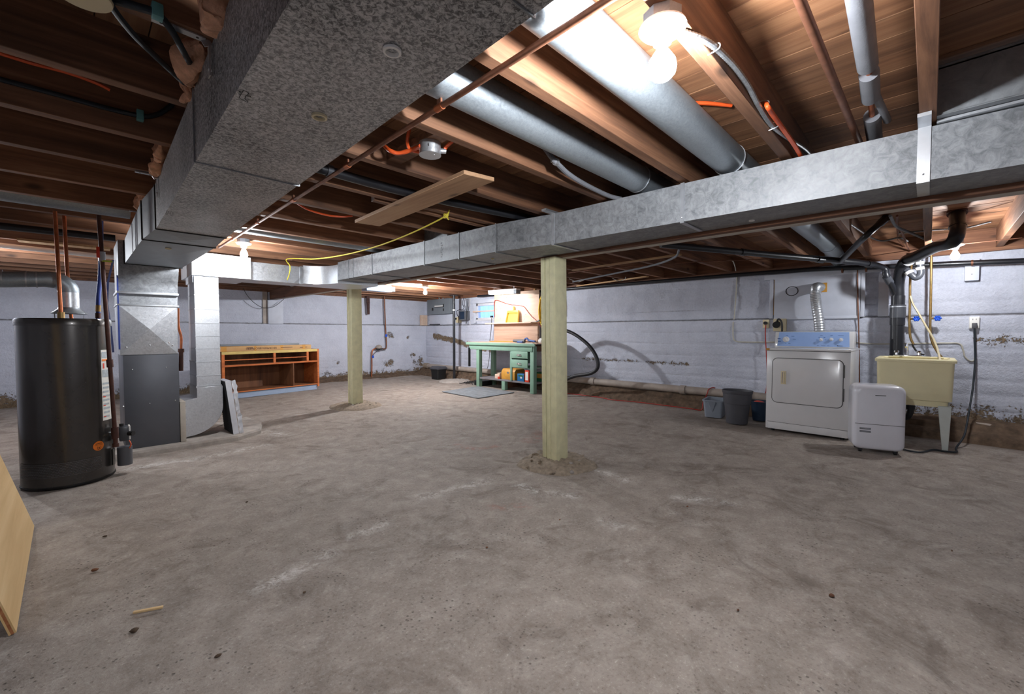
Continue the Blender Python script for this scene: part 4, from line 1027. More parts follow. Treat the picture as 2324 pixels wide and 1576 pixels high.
drain('drain_pipe', [la, lp(.5), lb, PX(2012, 628, 6.12), PX(2030, 662, 6.24), (SX, SY, 1.44)], .030, 'abs_black', 'slender black drain pipe hung under the joists and sloping to the stack', [(lp(.34), lp(.355), .035, 'abs_black'), (lp(.70), lp(.73), .036, 'abs_black'), (lp(.96), lp(.985), .036, 'abs_black'), (PX(2012, 628, 6.12), PX(2020, 642, 6.18), .036, 'abs_grey')])
at_ = PZ(2012, 494, 2.13); ab_ = lp(.82)
drain('drain_pipe', [ab_, PZ(1950, 550, 1.915), PZ(1975, 527, 1.965), at_], .026, 'abs_black', 'black drain arm slanting up to the floor boards from the slender pipe', [(ab_.lerp(at_, .88), at_, .034, 'abs_black')])
q0 = PZ(2172, 478, JT); q1 = PZ(2174, 536, 1.915); q2 = PX(2052, 596, 6.1)
drain('toilet_drain', [q0, q0.lerp(q1, .5), q0.lerp(q1, .8), q1 + Vector((.05, .03, -.04)), q1.lerp(q2, .35), q1.lerp(q2, .7), q2, (SX - .03, SY, 1.66), (SX, SY, 1.50)], .052, 'abs_black', 'fat black drain dropping through the floor and bending towards the stack', [(q0, q0.lerp(q1, .12), .066, 'iron_pipe'), (q0.lerp(q1, .6), q0.lerp(q1, .66), .058, 'abs_black'), (q1.lerp(q2, .9), q1.lerp(q2, .95), .058, 'abs_black')], 22)
tr = thing('p_trap', 'grey plastic trap bend beside the drain stack over the tub', 'pipe', (6.2, .1, 1.55))
MB().tube(spline([PX(2046, 622, 6.2), PX(2057, 613, 6.15), PX(2067, 622, 6.13), PX(2078, 631, 6.13), PX(2089, 622, 6.13), PX(2087, 604, 6.13), PX(2087, 588, 6.13)], 5), .030, 14).build('bend', 'abs_grey', tr, smooth=60)
for (u, v, u2, v2) in ((2062, 617, 2066, 622), (2088, 612, 2087, 606), (2087, 600, 2087, 594)): MB().cyl(PX(u, v, 6.135), PX(u2, v2, 6.13), .036, None, 14).build('nut', 'white_plastic', tr, smooth=40)
w0, w1, w2 = PX(1240, 660, 6.42), PX(1740, 619, 6.42), PX(2330, 592, 6.42)
drain('wall_pipe', [(6.42, 7.4, 1.928), w0, w1, PX(2000, 606, 6.42), w2, (6.42, -2.2, 1.70)], .027, 'abs_black', 'long straight black pipe fixed high along the painted side wall', [])
for u, v, cl in ((1912, 614, 'nearest the foil vent hose'), (1966, 612, 'near the hanging wall rod'), (2206, 597, 'over the white cover box')):
    p = PX(u, v, 6.42); solo('pipe_clip', MB().tube([p + Vector((0, -.008, 0)), p + Vector((0, .008, 0))], .031, 14).box(p.x, 6.56, p.y - .008, p.y + .008, p.z - .006, p.z + .006), 'copper_old', 'small copper clip on the high black wall pipe ' + cl, 'clip', 'clips on the high black wall pipe', smooth=40)
# clay/plastic sewer pipe low on the wall
s0, s1, s2 = PX(968, 832, 6.33), PX(1550, 883, 6.33), PX(1740, 899, 6.33)
SP = thing('sewer_pipe', 'thick dusty grey sewer pipe lying along the foot of the side wall', 'pipe', (6.33, 4, .17))
MB().tube([(6.33, 9.35, .235), (6.33, 5, .238), (6.33, 1.7, .245), (6.33, .3, .21)], .056, 22).build('pipe', 'sewer_grey', SP, smooth=60)
for (u, v) in ((1345, 865), (1549, 882), (1700, 895)):
    y = PX(u, v, 6.33).y; MB().cyl((6.33, y - .05, .24), (6.33, y + .03, .24), .068, None, 22).build('coupling', 'sewer_grey', SP, smooth=50)
MB().cyl((6.33, 9.25, .235), (6.33, 9.42, .235), .07, None, 22).build('end_hub', 'rubble', SP, smooth=50)
drain('floor_conduit', [(6.40, -.25, .14), (6.40, -1.0, .135), (6.40, -2.2, .13)], .045, 'sewer_grey', 'dusty pipe half buried in the ledge under the wall outlet', [])
# ================================================================ WORKBENCH
BX = 5.66
yl = PX(1063, 780, BX).y; yr = PX(1217, 788, BX).y
B = thing('workbench', 'pale green painted workbench with two drawers and a low grey shelf', 'workbench', (6.0, (yl + yr) / 2, 0))
TOPZ = .905
MB().box(BX - .03, 6.40, yr - .04, yl + .02, TOPZ - .012, TOPZ).build('top', 'lower_panel', B, bevel=.002)
MB().box(BX - .045, BX - .012, yr, yl + .03, TOPZ - .055, TOPZ - .004).build('top_edge', 'bench_green', B, bevel=.003)
MB().box(BX - .02, 6.40, yl, yl + .03, TOPZ - .055, TOPZ - .012).build('top_edge', 'bench_green', B, bevel=.003)
ya_ = PX(1070, 790, BX).y; yb_ = PX(1206, 795, BX).y
MB().box(BX - .012, BX + .02, yb_ - .03, ya_ + .06, .755, .85).build('apron', 'bench_green', B, bevel=.003)
MB().box(BX + .02, 6.36, yb_ - .03, yb_, .755, .85).build('apron', 'beam_wood', B, bevel=.003); MB().box(BX + .02, 6.36, ya_ + .02, ya_ + .05, .755, .85).build('apron', 'bench_green', B, bevel=.003)
MB().box(6.36, 6.39, yb_ - .03, ya_ + .05, .755, .85).build('apron', 'beam_wood', B, bevel=.003)
for yy in (PX(1084, 830, BX).y, PX(1207, 840, BX).y):
    for xx in (BX, 6.06):
        MB().box(xx, xx + .085, yy - .043, yy + .043, 0, .852).build('leg', 'bench_green', B, bevel=.004)
yL, yR = PX(1086, 855, BX).y, PX(1202, 870, BX).y
MB().box(BX + .02, 6.20, yR - .08, yL + .03, .165, .195).build('shelf', 'shelf_grey', B, bevel=.003)
ys = PX(1141, 878, BX).y
MB().box(BX + .01, BX + .09, ys - .045, ys + .045, 0, .165).build('shelf_support', 'bench_green', B, bevel=.003)
MB().box(BX + .09, 6.14, ys - .04, ys - .01, .03, .165).build('shelf_rail', 'beam_wood', B)
y1_ = PX(1160, 820, BX).y; y2_ = PX(1199, 820, BX).y
MB().box(BX + .005, BX + .03, y1_ - .01, y1_ + .035, .195, .76).build('drawer_stile', 'bench_green', B, bevel=.003)
MB().box(BX + .03, 6.2, y1_ + .0, y1_ + .02, .50, .76).build('drawer_side', 'bench_green', B)
MB().box(BX + .02, 6.2, y2_ - .0, y1_, .44, .455).build('drawer_floor', 'bench_green', B)
for z0, z1 in ((.625, .752), (.455, .60)):
    d_ = MB().box(BX - .012, BX + .010, y2_ + .01, y1_ - .005, z0, z1).build('drawer', 'bench_green', B, bevel=.004)
    ym = (y1_ + y2_) / 2; zm = (z0 + z1) / 2
    MB().tube(spline([(BX - .012, ym - .045, zm), (BX - .035, ym - .035, zm - .004), (BX - .035, ym + .035, zm - .004), (BX - .012, ym + .045, zm)]), .007, 8).build('handle', 'chrome', d_, smooth=60)
    MB().box(BX - .015, BX - .0115, ym - .055, ym + .055, zm - .016, zm + .014).build('backplate', 'chrome', d_, bevel=.001)
MB().box(BX - .03, BX + .0, ya_ + .03, ya_ + .07, .40, .79).build('hanging_bar', 'rubber_black', B)
# back board with its shelf
K = thing('back_board', 'tall pale plywood back board with a narrow shelf above the workbench', 'board', (6.25, 6.0, TOPZ))
by0, by1 = PX(1223, 720, 6.25).y, PX(1122, 720, 6.25).y
MB().box(6.25, 6.268, by0, by1, TOPZ + .02, 1.925).build('panel', 'pine_panel', K, bevel=.002)
MB().box(6.225, 6.249, by0 + .01, by1 - .015, TOPZ + .015, 1.275).build('lower_panel', 'lower_panel', K, bevel=.002)
MB().box(6.06, 6.25, by0 + .04, by1 + .09, 1.278, 1.300).build('shelf', 'pine_panel', K, bevel=.002)
MB().box(6.15, 6.24, by0 + .3, by1 + .05, TOPZ, TOPZ + .018).build('ledger', 'mustard', K, bevel=.002)
for yy in (by0 + .14, by1 - .05): MB().box(6.27, 6.32, yy - .02, yy + .02, 1.6, JB).build('hanger', 'pale_plank', K, bevel=.002)
rk = random.Random(3)
for k in range(34):
    yy = rk.uniform(by0 + .04, by1 - .04); zz = rk.uniform(1.33, 1.9); MB().cyl((6.2485, yy, zz), (6.251, yy, zz), .006, None, 6).build('nail_hole', 'beam_wood', K)
# dustpan
dp = thing('dustpan', 'yellow plastic dustpan standing on the back board shelf', 'dustpan', (6.2, 6.2, 1.30))
dy0, dy1 = PX(1176, 722, 6.17).y, PX(1149, 722, 6.17).y; ym = (dy0 + dy1) / 2; hw_ = (dy1 - dy0) / 2
m = MB(); T0 = lambda yy, zz, o=0: (6.18 + .05 * (zz - 1.30) / .25 - o, yy, zz)
m.add([T0(ym - hw_, 1.302), T0(ym + hw_, 1.302), T0(ym + hw_ * .9, 1.53), T0(ym - hw_ * .9, 1.53)], [(0, 1, 2, 3)])
m.build('tray', 'dustpan_yellow', dp)
m = MB()
for s in (-1, 1): m.bar(T0(ym + s * hw_, 1.302, .015), T0(ym + s * hw_ * .9, 1.53, .022), .012, .045, (1, 0, 0))
m.bar(T0(ym - hw_ * .93, 1.525, .022), T0(ym + hw_ * .93, 1.525, .022), .03, .05, (0, 0, 1)); m.build('rim', 'dustpan_yellow', dp, bevel=.004)
MB().tube([T0(ym, 1.53, .016), T0(ym, 1.57, .022), T0(ym, 1.63, .030)], [.02, .018, .02], 10).build('handle', 'dustpan_yellow', dp, smooth=50)
p = PX(1212, 731, 6.12); solo('knife', MB().bar((6.12, p.y - .06, 1.304), (6.12, p.y + .25, 1.304), .03, .006).bar((6.12, p.y - .06, 1.306), (6.12, p.y - .14, 1.33), .03, .02), 'tool_grey', 'thin grey blade with dark grip lying on the back board shelf', 'tool', bevel=.002)
# things on the bench
g = PX(1190, 774, 5.85)
to = thing('power_tool', 'blue and grey hand tool lying on the workbench top', 'tool', (5.85, g.y, TOPZ))
MB().tube([(5.83, g.y + .26, TOPZ + .035), (5.83, g.y + .10, TOPZ + .035), (5.84, g.y - .02, TOPZ + .035)], [.025, .034, .03], 12).build('body', 'tool_grey', to, smooth=50)
MB().box(5.79, 5.88, g.y + .0, g.y + .14, TOPZ, TOPZ + .03).build('base', 'tool_blue', to, bevel=.008)
MB().tube(spline([(5.86, g.y + .02, TOPZ + .05), (5.87, g.y - .04, TOPZ + .085), (5.87, g.y - .10, TOPZ + .05), (5.87, g.y - .25, TOPZ + .03)]), .018, 10).build('handle', 'tool_blue', to, smooth=50)
wb_ = PX(1228, 772, 5.80); m = MB().ball((5.82, wb_.y, TOPZ + .045), .055, 14, 9, (1.2, 1.3, .85))
for v in m.v: v += Vector((nz(v.x * 30, v.y * 30, v.z * 30), nz(v.y * 30, v.z * 30, 3), nz(v.z * 30, v.x * 30, 9))) * .018
solo('plastic_bag', m, 'white_plastic', 'crumpled white bag on the workbench top by the hand tool', 'bag', smooth=30)
solo('paper_sheet', MB().bar((5.70, wb_.y + .26, TOPZ + .003), (5.70, wb_.y + .07, TOPZ + .003), .09, .006), 'paper', 'flat white folded papers on the workbench top', 'paper')
# things on the low shelf
def bench_box(name, u0, u1, v0, x, d_, mat, label, cat, extra=None):
    a, b = PX(u0, 860, x).y, PX(u1, 860, x).y; h = PX((u0 + u1) / 2, v0, x).z
    t = thing(name, label, cat, (x + d_ / 2, (a + b) / 2, .195))
    MB().box(x, x + d_, b, a, .195, h).build('box', mat, t, bevel=.004)
    return t, a, b, h
t, a, b, h = bench_box('metal_case', 1138, 1168, 844, 5.75, .30, 'mustard', 'mustard yellow metal tool case under the workbench', 'case')
MB().prism([(5.75, h), (5.79, h + .05), (6.01, h + .05), (6.05, h)], 1, b, a).build('lid', 'mustard', t, bevel=.004); MB().box(5.748, 5.752, (a + b) / 2 - .03, (a + b) / 2 + .03, h - .04, h - .005).build('latch', 'chrome', t)
t, a, b, h = bench_box('wood_block', 1123, 1133.5, 850, 5.72, .16, 'pine_panel', 'small pale wood offcuts beside the mustard case', 'wood block')
MB().box(5.73, 5.85, b, (a + b) / 2, h, h + .03).build('offcut', 'pine_panel', t, bevel=.002); MB().box(5.70, 5.72, b - .02, b + .03, .195, .24).build('red_offcut', 'box_red', t, bevel=.002)
t, a, b, h = bench_box('blue_carton', 1174, 1189, 849, 5.70, .14, 'box_blue', 'blue and green carton on the low workbench shelf', 'carton')
MB().box(5.71, 5.838, b - .001, b + .001, .20, h - .005).build('green_side', 'box_green', t); MB().box(5.6985, 5.7005, (a + b) / 2 - .03, (a + b) / 2 + .005, .25, .30).build('panel_print', 'paper', t); MB().box(5.6985, 5.7005, b + .02, a - .03, h - .05, h - .02).build('panel_print', 'box_green', t)
t, a, b, h = bench_box('orange_carton', 1191, 1200, 841, 5.69, .07, 'box_red', 'upright orange red carton with a white panel next to the blue carton', 'carton')
MB().box(5.688, 5.6905, b + .015, a - .015, .23, h - .03).build('panel_print', 'paper', t)
t, a, b, h = bench_box('green_carton', 1216, 1237, 846, 5.92, .13, 'box_green', 'dark green carton on the low shelf behind the orange red carton', 'carton')
MB().box(5.918, 5.921, b + .04, a - .03, .26, .34).build('panel_print', 'mustard', t)
solo('black_case', MB().box(5.78, 6.03, PX(1110, 870, 5.95).y, PX(1090, 870, 5.95).y, 0, .10), 'rubber_black', 'small black case on the floor beneath the workbench', 'case', bevel=.006)
# coil of yellow cord and the red cord
yc = PX(1229, 705, 6.2); m = MB()
for k in range(7):
    ph = k * .9; pts = []
    for i in range(20):
        a = 2 * math.pi * i / 20; pts.append((6.235 - .012 * k + .006 * math.sin(3 * a + ph), yc.y + (.05 + .006 * math.sin(ph)) * math.cos(a) + .01 * math.sin(ph * 2), 1.52 + (.26 + .03 * math.sin(ph)) * math.sin(a)))
    m.tube(pts, .008, 6, closed=True)
solo('yellow_cord_coil', m, 'yellow_cord', 'coil of thick yellow extension cord hung at the back board edge', 'cord', smooth=60)
cable('red_extension_lead', [PX(u, v, 6.235) for u, v in ((1122, 720), (1122, 688), (1127, 682), (1140, 686), (1155, 691), (1185, 695), (1192, 700), (1205, 717), (1220, 731), (1230, 745))], .006, 'red_cord', 'red cord draped over the plywood back board', 'cord')
cable('black_wires', [PX(u, v, 6.40) for u, v in ((1116, 722), (1115, 745), (1112, 772), (1111, 800), (1108, 830), (1100, 848))], .006, 'rubber_black', 'black wires hanging from the window corner down behind the workbench', 'wire')
pp = PX(1116, 719, 6.40); solo('plug_adapter', MB().box(6.38, 6.42, pp.y - .03, pp.y + .03, pp.z - .02, pp.z + .02), 'rubber_black', 'small black plug adapter at the window corner', 'plug', bevel=.004)
# floor mat
q = [PZ(u, v, .004) for u, v in ((1003, 890), (1085, 905), (1167, 892), (1085, 878))]
solo('floor_mat', MB().hexa([tuple(p) for p in q] + [(p.x, p.y, .014) for p in q]), 'mat_grey', 'worn grey rubber mat lying on the floor at the workbench', 'mat')
# hose and red extension cord
cable('vacuum_hose', [PX(u, v, x) for u, v, x in ((1235, 771, 5.98), (1246, 757, 5.96), (1268, 748, 5.95), (1300, 757, 5.95), (1335, 783, 5.95), (1354, 812, 5.95), (1356, 835, 5.95), (1340, 848, 5.95), (1305, 854, 5.93), (1282, 864, 5.88), (1272, 880, 5.82), (1262, 889, 5.75))], .030, 'hose_black', 'thick black hose looping out past the workbench end', 'hose', n=12)
def on_floor(u, v, xm=6.12):      # floor point under the pixel, kept in front of the footing ledge
    p = PZ(u, v, .008)
    if p.x > xm: p = PX(u, v, xm); p.z = .008
    return p
ec = on_floor(1592, 905)
cable('extension_cord', [on_floor(u, v) for u, v in ((1240, 890), (1300, 891), (1345, 895), (1365, 898), (1390, 908), (1450, 913), (1530, 920), (1570, 918))] + [ec, (6.145, ec.y - .01, .10), (6.20, ec.y - .02, .16), (6.255, ec.y - .03, .235), (6.272, ec.y - .04, .285), (6.325, ec.y - .07, .311), (6.36, ec.y - .10, .306)], .007, 'red_cord', 'long red extension cord trailing over the floor along the side wall', 'cord')

# ================================================================ ELECTRICAL CORNER
py0, py1 = PX(1022, 700, 6.39).y, PX(969, 700, 6.39).y
EP = thing('electrical_panel', 'grey electrical breaker panel with a white breaker strip', 'electrical panel', (6.45, (py0 + py1) / 2, 1.57))
MB().box(6.41, 6.53, py0 + .01, py1 - .01, 1.565, 1.94).build('enclosure', 'grey_panel', EP, bevel=.004)
cv = MB().box(6.395, 6.412, py0 + .03, py1 - .0, 1.56, 1.945).build('cover', 'grey_panel', EP, bevel=.004)
MB().box(6.390, 6.397, PX(1005, 692, 6.39).y, PX(986, 692, 6.39).y, 1.75, 1.785).build('breaker_strip', 'white_plastic', cv); MB().box(6.389, 6.397, PX(1005, 692, 6.39).y, PX(986, 692, 6.39).y, 1.735, 1.75).build('breaker_slot', 'ink', cv)
for u0, u1, z0, z1 in ((1005, 1007, 1.73, 1.81), (1005, 1007, 1.64, 1.70), (980, 983, 1.66, 1.73)): MB().box(6.388, 6.397, PX(u1, 692, 6.39).y, PX(u0, 692, 6.39).y, z0, z1).build('switch', 'ink', cv)
for k in range(7): MB().tube(spline([(6.45, py0 + .30 + k * .05, 1.935), (6.44, py0 + .28 + k * .055 + .03 * math.sin(k * 2), 2.0), (6.43, py0 + .3 + k * .04, 2.08)]), .006, 6).build('wire', 'white_cable' if k % 3 else 'orange_cable', EP, smooth=60)
solo('wooden_board', MB().box(PY(955, 720, 9.55).x, PY(969, 720, 9.55).x, 9.53, 9.60, LZ, 1.555).box(PY(959, 720, 9.55).x, PY(960, 720, 9.55).x, 9.525, 9.60, LZ, 1.55), 'pine_panel', 'short brown board standing on the wall ledge below the panel corner', 'board')
solo('backing_board', MB().box(6.48, 6.52, PX(1030, 720, 6.5).y, py1, LZ + .01, 1.56), 'wall_board', 'white painted backing board under the electrical panel', 'board', bevel=.003)
solo('slot_rail', MB().box(6.465, 6.482, PX(998, 733, 6.47).y, PX(975, 733, 6.47).y, LZ + .015, LZ + .035), 'rubber_black', 'thin dark rail on the wall ledge under the backing board', 'rail')
pw = PX(1050, 716, 6.42); ib = thing('dark_box', 'dark plastic wall box next to the window casing', 'wall box', (6.45, pw.y, 1.43))
MB().box(6.40, 6.55, PX(1057, 716, 6.42).y, PX(1043, 716, 6.42).y, PX(1050, 727, 6.42).z, PX(1050, 706, 6.42).z).build('case', 'tool_grey', ib, bevel=.008); MB().box(6.396, 6.402, PX(1056, 716, 6.42).y + .01, PX(1044, 716, 6.42).y - .01, PX(1050, 726, 6.42).z + .01, PX(1050, 707, 6.42).z - .01).build('cover', 'bucket_navy', ib, bevel=.003)
ow = thing('yellow_outlet', 'yellowed outlet box below the dark wall box', 'outlet', (6.5, PX(1037, 726, 6.46).y, 1.3))
MB().box(6.45, 6.55, PX(1041, 726, 6.46).y, PX(1034.5, 726, 6.46).y, PX(1037, 733, 6.46).z, PX(1037, 720, 6.46).z).build('box', 'cream_plastic', ow, bevel=.004); MB().cyl((6.45, PX(1036, 724, 6.46).y, PX(1036, 724, 6.46).z), (6.42, PX(1036, 724, 6.46).y, PX(1036, 724, 6.46).z), .025, None, 10).build('plug', 'rubber_black', ow)
cable('box_lead', [PX(u, v, 6.43) for u, v in ((1043, 722), (1038, 716), (1036, 708), (1041, 704), (1050, 703), (1053, 698), (1050, 690), (1052, 676))], .008, 'black_cable', 'dark cable curling from the dark wall box up to the joists', 'cable')
cable('wall_cable', [PX(u, v, 6.44) for u, v in ((1060, 678), (1060, 695), (1059, 715), (1058, 735))], .012, 'rubber_black', 'black cable dropping beside the window casing', 'cable')
# steel pole on its own patch
pb = PZ(1031, 863)
SPo = thing('steel_pole', 'slim dark steel jack pole near the electrical panel', 'pole', (pb.x, pb.y, 0))
MB().cyl((pb.x, pb.y, .0), (pb.x, pb.y, JB), .030, None, 18).build('tube', 'abs_black', SPo, smooth=50)
MB().cyl((pb.x, pb.y, 1.60), (pb.x, pb.y, 1.63), .034, None, 18).build('collar', 'white_plastic', SPo, smooth=50); MB().box(pb.x - .07, pb.x + .07, pb.y - .07, pb.y + .07, JB - .012, JB).build('top_plate', 'abs_black', SPo)
mc = PZ(1030, 868); mound('concrete_patch', (mc.x + .12, mc.y + .12), .40, .36, .04, 'flat grey concrete patch around the slim steel pole', 21, 'concrete_pad', 0)
bp = PZ(1011, 857); BN = thing('black_tub', 'small black lidded bin beside the slim steel pole', 'bin', (5.95, 8.28, 0), R(4))
trect(.12, .12, .135, .135, .004, .22).build('bin', 'rubber_black', BN, local=True, smooth=35); MB().prism([(-.15, .235), (-.15, .26), (-.08, .30), (.10, .30), (.15, .26), (.15, .235)], 1, -.15, .15).build('lid', 'bin_grey', BN, local=True, bevel=.006)
for k in range(5):      # five leads curling side by side on the floor
    x0_ = 5.74 + .07 * k; pts = [(x0_ + .028 * math.sin(1.9 * i + .2 * k), 6.79 + .068 * i, .009 + (.035 * math.sin(i * 1.2) ** 2 if i % 6 else 0)) for i in range(7)]
    cable('loose_wire', pts, .007, 'rubber_black', 'loose black wire curling on the floor between the steel pole and workbench', 'wire', 'loose wires by the steel pole')
# ================================================================ WOODEN CABINET
A_, B_ = PZ(505, 909.3), PZ(724, 883.7); L_ = (B_ - A_).length; an = math.atan2(B_.y - A_.y, B_.x - A_.x)
Cb = thing('wooden_cabinet', 'open wooden cabinet carcass with drawer slots and a pale blue plinth', 'cabinet', (A_.x, A_.y, 0), an)
def cb(name, x0, x1, y0, y1, z0, z1, mat, bev=.002): return MB().box(x0, x1, y0, y1, z0, z1).build(name, mat, Cb, local=True, bevel=bev, seg=1)
D_ = .50; Hh = .785
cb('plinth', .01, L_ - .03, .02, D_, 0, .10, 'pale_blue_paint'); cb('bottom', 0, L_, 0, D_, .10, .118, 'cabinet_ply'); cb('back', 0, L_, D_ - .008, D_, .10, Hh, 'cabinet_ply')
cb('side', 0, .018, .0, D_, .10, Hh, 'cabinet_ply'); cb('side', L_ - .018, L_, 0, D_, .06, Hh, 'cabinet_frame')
cb('stile', 0, .04, -.012, .008, .10, Hh - .04, 'cabinet_frame'); cb('stile', L_ - .032, L_ + .004, -.012, .010, .06, Hh, 'cabinet_frame')
cb('top_rail', 0, L_ - .03, -.014, .008, Hh - .048, Hh, 'yellow_stripe'); cb('rail', .03, L_ - .02, -.010, .010, .535, .565, 'cabinet_frame')
cb('slot_rail', .04, .866 * L_, -.010, .010, .635, .652, 'cabinet_frame'); cb('stile', .5 * L_ - .02, .5 * L_ + .02, -.012, .012, .56, Hh - .045, 'cabinet_frame'); cb('stile', .866 * L_ - .02, .866 * L_ + .02, -.012, .012, .56, Hh - .045, 'cabinet_frame')
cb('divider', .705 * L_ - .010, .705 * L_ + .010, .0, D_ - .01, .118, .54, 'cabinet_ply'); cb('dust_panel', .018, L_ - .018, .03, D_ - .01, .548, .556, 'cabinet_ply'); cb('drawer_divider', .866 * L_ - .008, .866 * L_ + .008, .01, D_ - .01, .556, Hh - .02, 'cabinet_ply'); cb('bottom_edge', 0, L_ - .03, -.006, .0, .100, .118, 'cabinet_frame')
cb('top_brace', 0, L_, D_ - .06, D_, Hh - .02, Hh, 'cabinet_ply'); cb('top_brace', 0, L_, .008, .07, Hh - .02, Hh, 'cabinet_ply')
bm_ = wmat(Cb)
BXo = thing('cardboard_box', 'long flat cardboard box lying along the top of the open cabinet', 'box', bm_ @ Vector((L_ * .45, .1, Hh)), an)
MB().box(-L_ * .46, L_ * .47, -.08, .08, 0, .085).build('carton', 'cardboard', BXo, local=True, bevel=.003)
for f0, f1 in ((-.445, -.40), (-.145, -.125), (.12, .15), (.36, .40)): MB().box(L_ * f0, L_ * f1, -.081, -.079, .0, .085).build('tape', 'tape_tan', BXo, local=True)
def btext(s, x, size):
    M = bm_ @ Matrix.Translation(Vector((L_ * .45 + x, .1 - .0815, Hh + .042))) @ Matrix.Rotation(R(90), 4, 'X') @ Matrix.Rotation(R(180), 4, 'Z')
    text('printed_text', s, size, 'iron_pipe', BXo, M)
btext('BECKMAN BROTHERS', -.12, .052)
for x0, x1, z0 in ((-.36, -.24, .03), (-.36, -.26, .05), (.21, .42, .04), (.56, .62, .03), (.66, .70, .035)): MB().box(x0, x1, -.0815, -.0795, z0, z0 + .010).build('printed_line', 'iron_pipe', BXo, local=True)
st_ = bm_ @ Vector((L_ * .40, .22, Hh)); sb = thing('metal_strip', 'thin grey strip lying behind the long cardboard box', 'strip', st_, an)
MB().box(-L_ * .38, L_ * .44, -.02, .02, .0, .115).build('strip', 'grey_panel', sb, local=True, bevel=.003); MB().box(-L_ * .38, -L_ * .36, -.021, .021, .10, .118).build('end', 'ink', sb, local=True)
# ================================================================ BACK WALL SERVICES
WMt = thing('water_meter', 'round water meter in a copper line on the back wall', 'water meter', (PY(860, 790, 9.5).x, 9.5, .7))
mp_ = PY(860, 789, 9.5)
MB().lathe([(.075, -.03), (.08, .0), (.065, .04), (.03, .06), (.0001, .065)], mp_, 18, axis=(0, -.3, 1), cap=True).build('body', 'sewer_grey', WMt, smooth=40); MB().lathe([(.085, -.035), (.085, -.02), (.07, -.05)], mp_, 18).build('band', 'rubber_black', WMt, smooth=40)
MB().tube(spline([PY(u, v, 9.5) for u, v in ((872, 672), (873, 700), (875, 745), (877, 785), (873, 792), (862, 791))], 4), .016, 10).build('inlet_pipe', 'copper_old', WMt, smooth=60)
MB().tube(spline([PY(u, v, 9.5) for u, v in ((855, 790), (846, 795), (844, 808), (844, 835), (843, 866))], 4), .015, 10).build('outlet_pipe', 'copper', WMt, smooth=60)
for u, v in ((876, 762), (846, 810)): MB().box(PY(u, v, 9.47).x - .02, PY(u, v, 9.47).x + .02, 9.44, 9.48, PY(u, v, 9.47).z - .03, PY(u, v, 9.47).z + .03).build('valve_handle', 'valve_blue', WMt, bevel=.004)
MB().tube(spline([PY(u, v, 9.47) for u, v in ((866, 792), (856, 797), (848, 804), (846, 812))]), .006, 6).build('ground_wire', 'rubber_black', WMt, smooth=60)
m = MB()
for k in range(5): m.tube(spline([PY(833 + k, 672, 9.5), PY(834 + k * .8, 690, 9.49), PY(835 + .7 * k, 714 - 3 * (k % 2), 9.5)]), [.022, .02, .02, .022, .022, .024, .02, .018, .018, .016, .016, .015, .012], 7)
solo('hanging_cloth', m, 'cloth_dark', 'dark rag hanging from the joists in front of the back wall', 'rag', smooth=60)
cable('loose_wire', [PY(u, v, 9.5) for u, v in ((552, 655), (562, 672), (580, 690), (600, 699), (622, 696), (645, 678), (662, 655))], .005, 'rubber_black', 'thin wire drooping across the wall niche below the beam end', 'wire')
wbx = PZ(856, 657, 1.90); vb = thing('vent_boot', 'white sheet metal boot under the joists past the square post', 'duct boot', (wbx.x, wbx.y, 1.86))
MB().hexa([(wbx.x - .25, wbx.y - .10, 1.86), (wbx.x + .25, wbx.y - .10, 1.86), (wbx.x + .25, wbx.y + .10, 1.86), (wbx.x - .25, wbx.y + .10, 1.86), (wbx.x - .30, wbx.y - .12, JT), (wbx.x + .2, wbx.y - .12, JT), (wbx.x + .2, wbx.y + .12, JT), (wbx.x - .30, wbx.y + .12, JT)]).build('boot', 'pale_blue_paint', vb, bevel=.004); MB().box(wbx.x + .2, wbx.x + .31, wbx.y - .11, wbx.y + .11, 1.87, JB).build('end_cap', 'tool_grey', vb, bevel=.003)
# ================================================================ RIGHT WALL SERVICES
WX = 6.475
Wb = thing('wall_cover_board', 'white painted board with frame strips closing an opening behind the dryer', 'board', (WX, 1.0, 1.22))
pyL, pyR = PX(1757, 680, WX).y, PX(1952, 680, WX).y
MB().box(WX, WX + .06, pyR, pyL, 1.265, 1.83).build('panel', 'wall_board', Wb, bevel=.003)
MB().box(WX - .01, WX + .07, PX(2005, 640, WX).y, PX(1735, 640, WX).y, 1.80, 1.865).build('header', 'wall_board', Wb, bevel=.004)
MB().box(WX + .0, WX + .07, pyL + .012, pyL + .055, LZ, 1.80).build('jamb', 'wall_board', Wb, bevel=.003); MB().box(WX + .02, WX + .07, pyL, pyL + .014, 1.33, 1.80).build('bare_gap', 'mustard', Wb)
MB().box(WX - .004, WX + .06, PX(1962, 700, WX).y, pyR - .004, LZ, 1.80).build('jamb', 'wall_board', Wb, bevel=.003); MB().box(WX + .012, WX + .06, PX(2016, 700, WX).y, PX(1992, 700, WX).y, LZ, 1.78).build('jamb', 'wall_board', Wb, bevel=.003)
MB().box(WX - .006, WX + .02, pyR, pyL, 1.268, 1.30).build('sill', 'wall_board', Wb, bevel=.003)
hc_ = PX(1797, 661, WX); MB().tube([(WX - .001, hc_.y + .066 * math.cos(t), hc_.z + .058 * math.sin(t)) for t in [2 * math.pi * i / 24 for i in range(24)]], .004, 6, closed=True).build('hole_outline', 'ink', Wb)
def outlet(u0, u1, v0, v1, label, x=6.46, dep=.05, mat='cream_plastic'):
    a, b = PX(u0, v0, x), PX(u1, v1, x); t = thing('outlet', label, 'outlet', (x, (a.y + b.y) / 2, b.z))
    MB().box(x, x + dep, b.y, a.y, b.z, a.z).build('plate', mat, t, bevel=.004)
    return t, (a.y + b.y) / 2, (a.z + b.z) / 2
